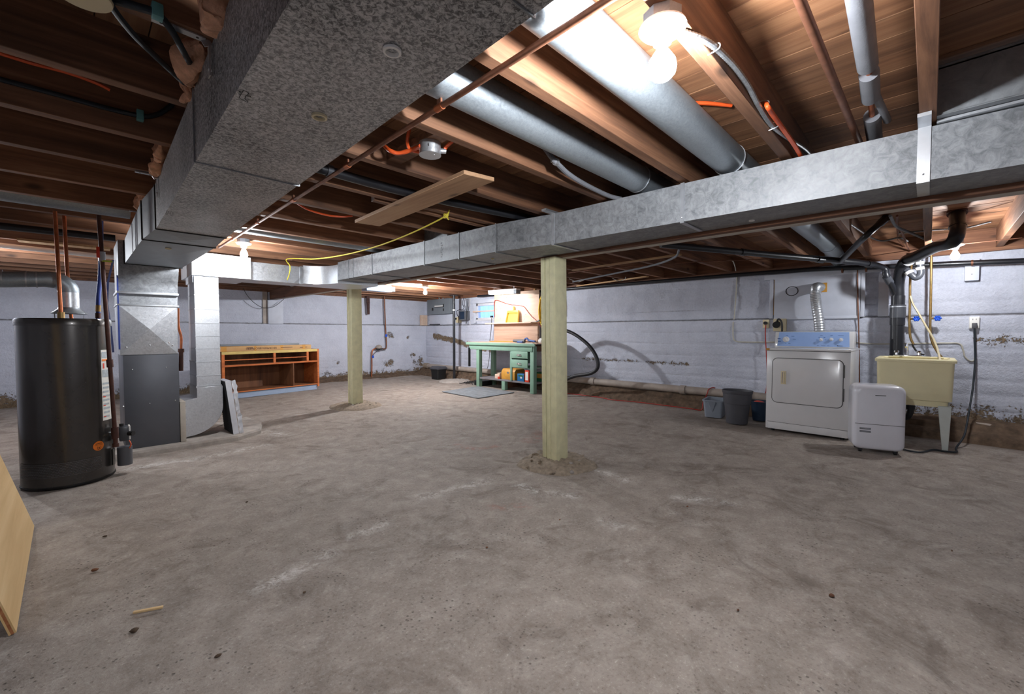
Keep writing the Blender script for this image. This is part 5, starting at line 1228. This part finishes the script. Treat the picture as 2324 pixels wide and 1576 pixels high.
t, yy, zz = outlet(1731, 1745, 726, 745, 'cream outlet box with a black plug by the wall board jamb')
MB().cyl((6.46, yy, zz + .01), (6.425, yy, zz + .01), .022, None, 12).build('plug', 'rubber_black', t, smooth=40)
cable('red_lead', [PX(u, v, x) for u, v, x in ((1738, 738, 6.43), (1737, 760, 6.44), (1739, 800, 6.44), (1741, 850, 6.43), (1739, 885, 6.425), (1733, 905, 6.42))], .006, 'red_cord', 'red cord hanging from the cream outlet down behind the dryer', 'cord')
t, yy, zz = outlet(1755, 1784, 724, 752, 'large cream dryer outlet with a round black plug', dep=.04)
MB().cyl((6.46, yy + .03, zz + .01), (6.41, yy + .03, zz - .0), .042, None, 18).build('plug', 'rubber_black', t, smooth=40)
MB().tube(spline([(6.42, yy + .03, zz + .02), (6.39, yy + .0, zz + .075), (6.38, yy - .04, zz + .03), (6.38, yy - .045, zz - .12), (6.36, yy - .045, zz - .24)]), .011, 8).build('lead', 'rubber_black', t, smooth=60)
t, yy, zz = outlet(2200, 2223, 719, 746, 'white duplex outlet with a black plug on the wall past the tub', x=6.475, dep=.04, mat='white_plastic')
MB().box(6.469, 6.477, yy - .035, yy + .035, zz - .055, zz + .055).build('face', 'white_plastic', t, bevel=.003); MB().box(6.425, 6.471, yy - .018, yy + .018, zz - .06, zz - .005).build('plug', 'bin_grey', t, bevel=.005)
for dy in (-.012, .012): MB().box(6.4675, 6.471, yy + dy - .002, yy + dy + .002, zz + .025, zz + .04).build('slot', 'ink', t)
cable('appliance_lead', [(6.435, yy, zz - .05)] + [PX(u, v, 6.44) for u, v in ((2212, 775), (2213, 820))] + [PX(2208, 880, 6.36), PX(2200, 930, 6.22), PX(2194, 965, 6.10), PX(2187, 992, 5.95)] + [PZ(2170, 1017, .008), Vector((5.60, -.20, .008)), Vector((5.548, -.127, .008)), Vector((5.55, -.05, .008))] + [PZ(u, v, .008) for u, v in ((2090, 1027), (2060, 1023), (2046, 1019))], .008, 'black_cable', 'black cord running from the white outlet to the dehumidifier', 'cord')
t = thing('cover_plate', 'white rectangular cover box high on the wall under the black pipe', 'cover box', (6.5, -.29, 1.62)); a, b = PX(2190, 601, 6.48), PX(2222, 636, 6.48)
MB().box(6.48, 6.56, b.y, a.y, b.z, a.z + .05).build('box', 'wall_board', t, bevel=.005); MB().cyl((6.476, (a.y + b.y) / 2, (a.z + b.z) / 2 - .02), (6.482, (a.y + b.y) / 2, (a.z + b.z) / 2 - .02), .004, None, 8).build('screw', 'ink', t)
cable('wall_wire', [PX(u, v, 6.53) for u, v in ((1673, 624), (1671, 660), (1668, 700), (1666, 725))] + [PX(u, v, 6.49) for u, v in ((1664, 735), (1664, 765), (1671, 775), (1700, 777), (1760, 777))], .009, 'white_cable', 'painted cable running down the wall and across to the outlets', 'cable')
cable('wall_wire', [PX(u, v, 6.49) for u, v in ((1930, 777), (1990, 781), (2060, 780), (2150, 779), (2178, 781), (2186, 795), (2190, 810), (2203, 820), (2212, 815), (2214, 790))], .008, 'white_cable', 'grey cable looping along the wall behind the tub to the white outlet', 'cable')
# copper supplies with blue valves
def supply(u, x, pts, vu, label):
    P = [PX(a, b, x) for a, b in pts]; t = thing('supply_pipe', label, 'pipe', tuple(P[-1]))
    MB().tube(spline(P, 4), .011, 10).build('pipe', 'copper_brass', t, smooth=60)
    v = PX(vu[0], vu[1], x); MB().cyl(PX(u, vu[1], x), v + Vector((-.01, 0, 0)), .012, None, 10).build('valve', 'copper_brass', t, smooth=50)
    h = MB()
    for k in range(6): a = R(60 * k); h.ball((v.x - .03, v.y + .02 * math.cos(a), v.z + .02 * math.sin(a)), .012, 8, 5)
    h.cyl((v.x - .035, v.y, v.z), (v.x - .022, v.y, v.z), .02, None, 12); h.build('handle', 'valve_blue', t, smooth=50)
supply(2065, 6.375, [(2072, 575), (2066, 630), (2065, 690), (2064, 735), (2066, 765), (2073, 782)], (2080, 724), 'brass toned supply pipe with blue valve nearest the drain stack')
supply(2113, 6.375, [(2114, 568), (2113, 640), (2112, 700), (2111, 745), (2115, 775), (2128, 800), (2138, 812)], (2128, 723), 'brass toned supply pipe with blue valve nearest the white outlet')
cable('fill_hose', [PX(u, v, x) for u, v, x in ((2066, 672, 6.365), (2072, 690, 6.35), (2085, 712, 6.33), (2100, 738, 6.32), (2116, 765, 6.31), (2126, 788, 6.27), (2129, 799, 6.15), (2131, 806, 6.0), (2133, 816, 5.83), (2134, 822, 5.75))], .009, 'cream_plastic', 'thin yellowish hose sagging from the supply pipe into the tub', 'hose')
cable('drain_tail', [PX(u, v, 6.2) for u, v in ((2070, 782), (2078, 795), (2088, 803), (2098, 806))], .008, 'rubber_black', 'short dark hose behind the faucet', 'hose')
cable('wall_rod', [PX(u, v, 6.464) for u, v in ((1946, 606), (1947, 680), (1949, 760), (1951, 885))], .006, 'copper_old', 'thin weathered rod hanging straight down the wall between dryer and tub', 'rod')
# ================================================================ OVERHEAD PIPES
cp0, cp1 = PZ(1148, 148, 1.93), PZ(511, 553, 1.93)
dr_ = (cp1 - cp0).normalized()
cpp = thing('copper_pipe', 'long thin copper pipe strapped under the joists next to the trunk duct', 'pipe', tuple(cp1))
MB().tube([cp0 - dr_ * 2.2, cp0, cp1, cp1 + dr_ * .25], .0105, 12).build('pipe', 'copper_old', cpp, smooth=50)
for k in range(5):
    p = cp0 + dr_ * (.35 + k * .78); MB().cyl(p - dr_ * .02, p + dr_ * .02, .0135, None, 12).build('coupling', 'copper', cpp, smooth=50); MB().box(p.x - .004, p.x + .004, p.y - .012, p.y + .012, p.z, JB).build('strap', 'copper_old', cpp)
q0_, q1_ = PZ(1812, -8, 2.0), PZ(1955, 335, 2.0)
vpipe('copper_pipe', [q0_ - (q1_ - q0_) * .8, q0_, q1_, q1_ + (q1_ - q0_) * .3], .0135, 'copper_old', 'weathered copper pipe crossing under the boards next to the foam wrapped pipe')
fp = thing('foam_pipe', 'copper pipe in broken grey foam sleeves below the floor boards', 'pipe', (2.0, .17, 2.0))
fz = 2.03; fpt = lambda u, v: PZ(u, v, fz)
a0, a1, a2, a3, a4, a5 = fpt(1948, -10), fpt(1969, 150), fpt(1972, 166), fpt(1976, 222), fpt(1979, 262), fpt(1985, 318)
MB().tube([a0 - (a1 - a0) * 1.5, a0, a1, a2, a3, a4, a5, a5 + (a5 - a4) * .5], .010, 10).build('pipe', 'copper', fp, smooth=50)
MB().tube([a0 - (a1 - a0) * 1.5, a0, a1], .030, 18).build('sleeve', 'foam_grey', fp, smooth=50); MB().tube([a2, a3], .030, 18).build('sleeve', 'foam_grey', fp, smooth=50); MB().tube([a4, a5, a5 + (a5 - a4) * .5], .030, 18).build('sleeve', 'foam_grey', fp, smooth=50)
MB().tube([fpt(1982, 205), fpt(2012, 268), fpt(2014, 274)], .014, 12).build('branch', 'foam_grey', fp, smooth=50)
k0, k1, k2 = PZ(728, 383, 1.985), PZ(945, 442, 1.985), PZ(1245, 505, 1.985)
drain('vent_pipe', [k0 - (k1 - k0) * .5, k0, k1, k2, k2 + (k2 - k1) * .5], .027, 'abs_black', 'black plastic pipe running in the joist bay behind the loose plank', [(k0.lerp(k1, .05), k0.lerp(k1, .10), .033, 'abs_grey')])
# ================================================================ PLANK, BLOCKS, BOX
q = [PZ(u, v, 1.935) for u, v in ((805, 506), (862, 514), (1122, 412), (1053, 395))]
solo('loose_plank', MB().hexa([tuple(p) for p in q] + [(p.x, p.y, 1.9575) for p in q]), 'loose_board', 'loose pale plank nailed across the underside of the joists', 'plank', bevel=.002, seg=1)
def block(x0, x1, y0, y1, z0, z1, label): return solo('wood_block', MB().box(x0, x1, y0, y1, z0, z1), 'joist', label, 'wood block', bevel=.002, seg=1)
s0_ = PZ(850, 455, 1.9575); block(s0_.x, s0_.x + 1.0, s0_.y, s0_.y + .045, 1.9575, 2.055, 'short wooden cleat nailed along the joist over the loose plank')
jb = PZ(976, 352, 1.93); block(jb.x - .04, jb.x + .04, 1.555, 2.008, 1.985, 2.02, 'cross block between two joists carrying the round junction box')
J = thing('junction_box', 'round metal junction box with orange cables under the joists', 'junction box', (jb.x, jb.y, 1.93))
MB().lathe([(.050, 1.932), (.050, 1.984)], (jb.x, jb.y, 0), 28).build('box', 'galv_bright', J, smooth=40); MB().lathe([(.051, 1.928), (.051, 1.932)], (jb.x, jb.y, 0), 28).build('lid', 'cleat', J, smooth=40)
MB().cyl((jb.x + .01, jb.y - .02, 1.9275), (jb.x + .01, jb.y - .02, 1.929), .004, None, 8).build('screw', 'screw', J)
MB().cyl((jb.x + .044, jb.y - .022, 1.955), (jb.x + .066, jb.y - .032, 1.958), .012, None, 10).build('clamp', 'cleat', J, smooth=50)
for s in (-1, 1): MB().bar((jb.x - .050 * .7, jb.y - .050 * .72 + s * .004, 1.95), (jb.x - .050 * .7, jb.y - .050 * .72, 1.964), .003, .002, (1, 0, 0)).build('knockout_mark', 'ink', J)
O = 'orange cables at the round junction box'
cable('orange_cable', [(jb.x + .06, jb.y - .03, 1.958), PZ(1012, 334, 1.975), PZ(1030, 318, 2.0), PZ(1040, 308, 2.06)], .008, 'orange_cable', 'short orange cable leaving the clamp of the round junction box', 'cable', O)
cable('orange_cable', [(jb.x - .008, jb.y + .046, 1.955), (jb.x - .022, jb.y + .078, 1.962), (jb.x - .052, jb.y + .092, 1.970), (jb.x - .068, jb.y + .085, 2.0), (jb.x - .07, jb.y + .06, 2.06), (jb.x - .065, jb.y + .05, JT)], .008, 'orange_cable', 'thin orange cable rising from the round junction box to the boards', 'cable', O)
cable('orange_cable', [(jb.x - .045, jb.y + .01, 1.96), PZ(935, 340, 1.965), PZ(905, 348, 1.955), PZ(885, 342, 1.965), PZ(873, 332, 2.0)], .010, 'orange_cable', 'thick sagging orange cable entering the round junction box', 'cable', O)
cable('orange_cable', [PZ(u, v, z) for u, v, z in ((672, 460, 2.0), (700, 476, 1.97), (740, 488, 1.958), (775, 492, 1.965), (800, 490, 1.98))], .007, 'orange_cable', 'orange cable looping below a joist beyond the loose plank', 'cable')
cable('orange_cable', [PZ(u, v, 2.14) for u, v in ((1540, 235), (1570, 234), (1610, 235), (1660, 240))], .008, 'orange_cable', 'orange cable crossing between the round duct and the bulb joist', 'cable')
cable('orange_cable', [PY(1736, 233, .515)] + [PY(u, v, .466) for u, v in ((1741, 240), (1752, 258), (1775, 290), (1800, 325), (1818, 355))], .009, 'orange_cable', 'orange cable following the armoured cable along the bulb joist', 'cable')
cable('orange_cable', [PZ(u, v, 2.08) for u, v in ((1140, 290), (1152, 283), (1165, 276))], .007, 'orange_cable', 'stub of red orange cable poking past the round duct', 'cable')
AC = [Vector((L1[0] + .05, L1[1], 1.945))] + [PY(u, v, .490) for u, v in ((1600, 92), (1655, 138), (1695, 190), (1722, 240), (1752, 285), (1790, 315), (1822, 335), (1840, 352))]
pts = spline(AC, 22); ac = solo('armoured_cable', MB().tube(pts, [.0085 + .0012 * (i % 2) for i in range(len(pts))], 10), 'armor', 'ribbed metal armoured cable curving from the porcelain bulb holder along its joist', 'cable', smooth=20)
for u, v, sl in ((1622, 108, 'closest to the bulb holder'), (1735, 236, 'where the orange cable starts'), (1757, 285, 'pinning the orange cable too')):
    p = PY(u, v, .485); solo('cable_staple', MB().tube(spline([p + Vector((0, .02, .016)), p + Vector((.0, -.012, .008)), p + Vector((.0, -.012, -.008)), p + Vector((0, .02, -.014))]), .0022, 6), 'cleat', 'wire staple on the armoured cable ' + sl, 'staple', 'staples on the armoured cable', smooth=60)
G = [PZ(1232, 330, 2.07), PZ(1250, 355, 2.01), PZ(1262, 368, 1.972), PZ(1290, 395, 1.962), PZ(1330, 420, 1.955), PZ(1380, 444, 1.953), PZ(1410, 452, 1.952)]
pts = spline(G, 18); solo('flexible_conduit', MB().tube(pts, [.0125 + .0012 * (i % 2) for i in range(len(pts))], 10), 'foam_grey', 'grey flexible conduit clamped to the joist and dipping over the long duct', 'conduit', smooth=20)
p = PZ(1262, 368, 1.972); solo('conduit_clamp', MB().tube([p + Vector((-.008, 0, 0)), p + Vector((.008, 0, 0))], .018, 14).box(p.x - .008, p.x + .008, p.y, p.y + .03, p.z + .005, p.z + .015), 'cleat', 'metal clamp on the grey flexible conduit', 'clamp', smooth=50)
# left bays
cable('black_cable', [PY(u, v, 2.485) for u, v in ((-40, 168), (0, 180), (120, 212), (240, 245), (318, 263), (350, 262), (372, 252), (392, 236))], .010, 'black_cable', 'black cable stapled along a joist side in the dark bays', 'cable')
p = PY(318, 262, 2.48); solo('cable_clip', MB().box(p.x - .012, p.x + .012, p.y - .012, p.y + .02, p.z - .022, p.z + .022), 'teal_clip', 'teal clip at the bend of the black joist cable', 'clip', bevel=.003)
cable('orange_cable', [PY(u, v, 2.44) for u, v in ((-30, 112), (0, 121), (70, 143), (150, 164), (215, 187), (250, 204))], .007, 'orange_cable', 'orange cable slanting through a dark joist bay on the heater side', 'cable')
lb_ = PZ(186, -12, 1.92); LBx = thing('ceiling_box_cover', 'round cream cover plate on a ceiling box with two black cables', 'cover plate', (lb_.x, lb_.y, 1.93))
MB().lathe([(.055, 1.916), (.057, 1.922), (.05, 1.926)], (lb_.x, lb_.y, 0), 28).build('plate', 'cream_plastic', LBx, smooth=40); MB().lathe([(.048, 1.926), (.048, JB)], (lb_.x, lb_.y, 0), 8).build('box', 'galv_dull', LBx)
e0 = PZ(252, 12, 1.932)
cable('black_cable', [(lb_.x + .042, lb_.y - .022, 1.942), e0] + [PZ(u, v, z) for u, v, z in ((300, 75, 1.938), (350, 125, 1.955), (400, 172, 1.965), (430, 200, 1.972))], .009, 'black_cable', 'black cable slanting straight from the cream cover plate to the trunk duct', 'cable')
cable('black_cable', [(lb_.x + .044, lb_.y + .016, 1.948), PZ(258, 0, 1.946), PZ(310, 15, 1.940), PZ(357, 32, 1.938), PZ(390, 70, 1.934), PZ(415, 115, 1.946), PZ(443, 165, 1.975)], .010, 'black_cable', 'black cable bowing under the joist and down to the trunk duct', 'cable')
p = PZ(357, 32, 1.938); solo('cable_clip', MB().box(p.x - .012, p.x + .012, p.y - .014, p.y + .014, p.z - .012, JB + .002), 'teal_clip', 'teal clip under the joist on the bowing black cable', 'clip', bevel=.003)
# pink insulation tufts between the joists at the trunk side
for i, (y, s, z) in enumerate(((1.18, .11, 2.0), (1.40, .09, 1.97), (1.76, .12, 2.0), (1.93, .07, 1.98), (2.72, .10, 2.0), (2.93, .08, 1.98), (3.72, .12, 2.0), (3.9, .08, 1.97), (4.72, .10, 1.98))):
    m = MB().ball((xl(y) - .012, y, z - .005), s * .8, 30, 18, (.40, 1.15, .72))
    for v in m.v: v += (Vector((nz(v.x * 14, v.y * 14, v.z * 14 + i), nz(v.y * 14, v.z * 14, i), nz(v.z * 14, v.x * 14, i + 5))) * .035 + Vector((nz(v.x * 45, v.y * 45, v.z * 45 + i), nz(v.y * 45, v.z * 45, i), nz(v.z * 45, v.x * 45, i + 5))) * .014)
    solo('insulation_tuft', m, 'insulation_pink', 'tuft of pink fibre insulation poking out beside the trunk duct', 'insulation', 'pink insulation tufts along the trunk duct', smooth=50)
# yellow rope
RP = [(1012, 490), (975, 510), (930, 531), (880, 551), (830, 567), (775, 580), (715, 588), (652, 588)]
pts = [PX(u, v, 1.88 - .17 * i / 7) for i, (u, v) in enumerate(RP)] + [PX(658, 604, 1.70), PX(657, 620, 1.70), PX(652, 636, 1.70)]
rp = thing('yellow_rope', 'thin yellow rope tied to a joist and sagging to the return duct', 'rope', tuple(pts[-1]))
MB().tube(spline([Vector((1.90, 2.50, 1.985))] + pts, 6), .0055, 8).build('line', 'yellow_rope', rp, smooth=60)
kn = pts[0]; m = MB()
for k in range(3): m.tube([kn + Vector((.012 * math.cos(t + k), .012 * math.sin(t), .014 * math.sin(t + k * 2))) for t in [2 * math.pi * i / 12 for i in range(12)]], .006, 6, closed=True)
m.tube([kn, kn + Vector((.01, -.02, -.03))], .005, 6).build('knot', 'yellow_rope', rp, smooth=60)
# wiring and bracing beyond the beam
for i, (pp, lab, mt, r) in enumerate((
    (((1300, 640), (1340, 632), (1400, 620), (1480, 603), (1530, 585), (1542, 566)), 'grey flexible conduit winding under the joists beyond the beam', 'foam_grey', .012),
    (((1290, 620), (1350, 612), (1430, 605), (1560, 596), (1700, 590), (1800, 585)), 'thin brown wire strung under the joists towards the dryer', 'copper_old', .005),
    (((1292, 633), (1310, 640), (1325, 636), (1340, 631)), 'white wire loop drooping beside the split post', 'white_cable', .006),
    (((1390, 632), (1405, 638), (1418, 634), (1420, 629)), 'short white wire loop under the joists near the side wall', 'white_cable', .006),
    (((1648, 592), (1662, 592), (1668, 605), (1670, 615)), 'white wires turning down to the side wall', 'white_cable', .006),
    (((1850, 595), (1950, 585), (2040, 572), (2150, 558), (2320, 540)), 'thin dark wire crossing above the laundry area', 'copper_old', .004),
    (((1900, 470 + 20), (1990, 545), (2040, 540), (2060, 548)), 'armoured cable sagging over the drain pipes', 'armor', .008),
    (((2040, 530), (2120, 522), (2190, 517), (2250, 503)), 'armoured cable running to the pale boards near the tub bulb', 'armor', .008),
    (((2020, 490), (2035, 515), (2070, 530), (2120, 552)), 'grey flexible pipe bending over the fat drain', 'foam_grey', .011),
    (((2036, 490), (2038, 530), (2042, 548), (2060, 568)), 'brass toned tube dropping beside the drain stack', 'copper_old', .009),
    (((2044, 520), (2060, 560), (2066, 575)), 'second brass toned tube meeting the supply pipe', 'copper_old', .009))):
    z = (1.912, 1.932, 1.944, 1.928, 1.944, 1.925, 2.03, 2.035, 2.0, 2.06, 2.0)[i]
    cable('ceiling_cable', [PZ(u, v, z) for u, v in pp], r, mt, lab, 'cable')
for (u0, v0, u1, v1, lab) in ((1300, 614, 1545, 578, 'long pale lath nailed under the joists beyond the beam'), (1310, 650, 1470, 628, 'pale lath on the joists close to the side wall')):
    solo('lath', MB().bar(PZ(u0, v0, 1.948), PZ(u1, v1, 1.948), .045, .018), 'pale_plank', lab, 'lath')
for k, (u, v) in enumerate(((1790, 545), (1895, 520), (2090, 495), (2255, 500))):
    pass
# ================================================================ PLYWOOD, SCRAPS
n0, n1 = Vector((-.186, 2.356, 0)), Vector((-.203, 3.60, 0)); ln = Vector((-.262, 0, 1.0)).normalized() * 1.22; nn = (n1 - n0).cross(ln).normalized()
if nn.x > 0: nn = -nn
th = nn * .019; off = Vector((0, 0, .004))
Pw = thing('plywood_sheet', 'sheet of pale plywood leaning on its long edge near the water heater', 'plywood', (-.3, 3, 0))
F_ = [n0 + off, n1 + off, n1 + ln, n0 + ln]
MB().add([tuple(p) for p in F_] + [tuple(p + th * .28) for p in F_], [(0, 1, 2, 3), (7, 6, 5, 4), (0, 4, 5, 1), (1, 5, 6, 2), (2, 6, 7, 3), (3, 7, 4, 0)]).build('face_veneer', 'plywood', Pw)
MB().add([tuple(p + th * .28) for p in F_] + [tuple(p + th * .7) for p in F_], [(0, 1, 2, 3), (7, 6, 5, 4), (0, 4, 5, 1), (1, 5, 6, 2), (2, 6, 7, 3), (3, 7, 4, 0)]).build('core_ply', 'ply_edge', Pw)
MB().add([tuple(p + th * .7) for p in F_] + [tuple(p + th) for p in F_], [(0, 1, 2, 3), (7, 6, 5, 4), (0, 4, 5, 1), (1, 5, 6, 2), (2, 6, 7, 3), (3, 7, 4, 0)]).build('back_veneer', 'plywood', Pw)
e1 = (n1 - n0).normalized(); e2 = ln.normalized()
def pstamp(a, b, w, h, ang=0.0):
    c = n0 + e1 * a + e2 * b - nn * .0006; R2 = lambda x, y: c + e1 * (x * math.cos(ang) - y * math.sin(ang)) + e2 * (x * math.sin(ang) + y * math.cos(ang))
    MB().add([R2(-w, -h), R2(w, -h), R2(w, h), R2(-w, h)], [(0, 1, 2, 3)]).build('grade_stamp', 'iron_pipe', Pw)
for k in range(3): pstamp(.62 + .0 * k, .12 + .055 * k, .003, .022)
pstamp(.60, .18, .0025, .11); pstamp(.68, .18, .0025, .11)
for k in range(9): pstamp(.64 + .018 * math.sin(k * 2.3), .09 + .022 * k, .012, .003, .5 * math.sin(k))
pstamp(.95, .06, .012, .002); pstamp(.95, .10, .012, .002); pstamp(.938, .08, .002, .02); pstamp(.962, .08, .002, .02)
stf = thing('stud_frame', 'bare stud frame standing behind the leaning plywood', 'frame', (-.57, 3, 0))
for yy in (2.5, 3.3): MB().box(-.60, -.53, yy, yy + .04, 0, JB).build('stud', 'pale_plank', stf, bevel=.002, seg=1)
MB().hexa([(x_ if x_ < -.52 else x_ - .0137 * (y_ - 2.356), y_, z_) for z_ in (1.03, 1.08) for x_, y_ in ((-.54, 2.4), (-.488, 2.4), (-.488, 3.45), (-.54, 3.45))]).build('rail', 'pale_plank', stf, bevel=.002, seg=1)
a, b = PZ(302, 1391, .006), PZ(370, 1378, .006)
solo('wood_splinter', MB().bar(a, b, .013, .008), 'plywood', 'small pale splinter of wood lying on the bare floor', 'splinter', bevel=.002)
for k, (u, v, s) in enumerate(((1887, 1353, .011), (495, 1490, .009), (1560, 1150, .007), (305, 1433, .013), (1105, 1243, .006), (690, 1345, .006), (215, 1295, .012), (238, 1218, .008), (1675, 1385, .006), (2160, 1250, .006), (1270, 1180, .006), (560, 1140, .007))):
    p = PZ(u, v, .002); m = MB().ball((p.x, p.y, s * .4), s, 8, 6, (1.2, .8, .6))
    for v_ in m.v: v_ += Vector((nz(v_.x * 90, v_.y * 90), nz(v_.y * 90, v_.z * 90), 0)) * s * .5
    solo('debris_crumb', m, 'footing' if k % 2 else 'beam_wood', 'small dark crumb of debris lying on the bare concrete floor', 'debris', 'dark crumbs scattered on the floor', smooth=40)
# blue plastic beside the plenum
m = MB(); P = []
bp_ = [(262, 590), (250, 640), (248, 690), (256, 740), (262, 800)]
for k, (u, v) in enumerate(bp_):
    a = PY(u, v, 5.30 - .03 * (k % 2)); P += [a + Vector((-.022, 0, 0)), a + Vector((-.006, .03, 0))]
m.add(P, [(2 * i, 2 * i + 1, 2 * i + 3, 2 * i + 2) for i in range(len(bp_) - 1)])
solo('blue_sheet', m, 'tarp_blue', 'strip of blue plastic hanging beside the furnace plenum', 'plastic sheet')
cp_ = [PY(405, v, 5.65) for v in (745, 765, 790)]
vpipe('copper_pipe', [PY(404, 700, 5.7), PY(405, 740, 5.7), PY(411, 765, 5.7), PY(411, 790, 5.7), PY(411, 842, 5.7)], .012, 'copper', 'thin copper gas line seen in the gap beside the furnace', fit=[(PY(411, 798, 5.7), PY(411, 842, 5.7), .02, 'iron_pipe'), (PY(411, 792, 5.7), PY(411, 800, 5.7), .028, 'iron_pipe')])

# pipes crossing the dark bays over the water heater
w0_, w1_ = PZ(0, 557, 1.935), PZ(245, 583, 1.935)
drain('white_pipe', [w0_ - (w1_ - w0_) * .35, w0_, w1_, w1_ + (w1_ - w0_) * .3], .024, 'white_plastic', 'white plastic pipe under the joists behind the heater pipes', [])
w0_, w1_ = PZ(0, 513, 1.93), PZ(262, 541, 1.93)
drain('iron_vent_pipe', [w0_ - (w1_ - w0_) * .35, w0_, w1_], .028, 'abs_black', 'dark iron pipe crossing under the joists above the heater flue', [])
solo('pale_board', MB().bar(PZ(40, 545, 1.957), PZ(250, 566, 1.957), .14, .02), 'pale_plank', 'pale board fixed under the joists above the heater', 'board')
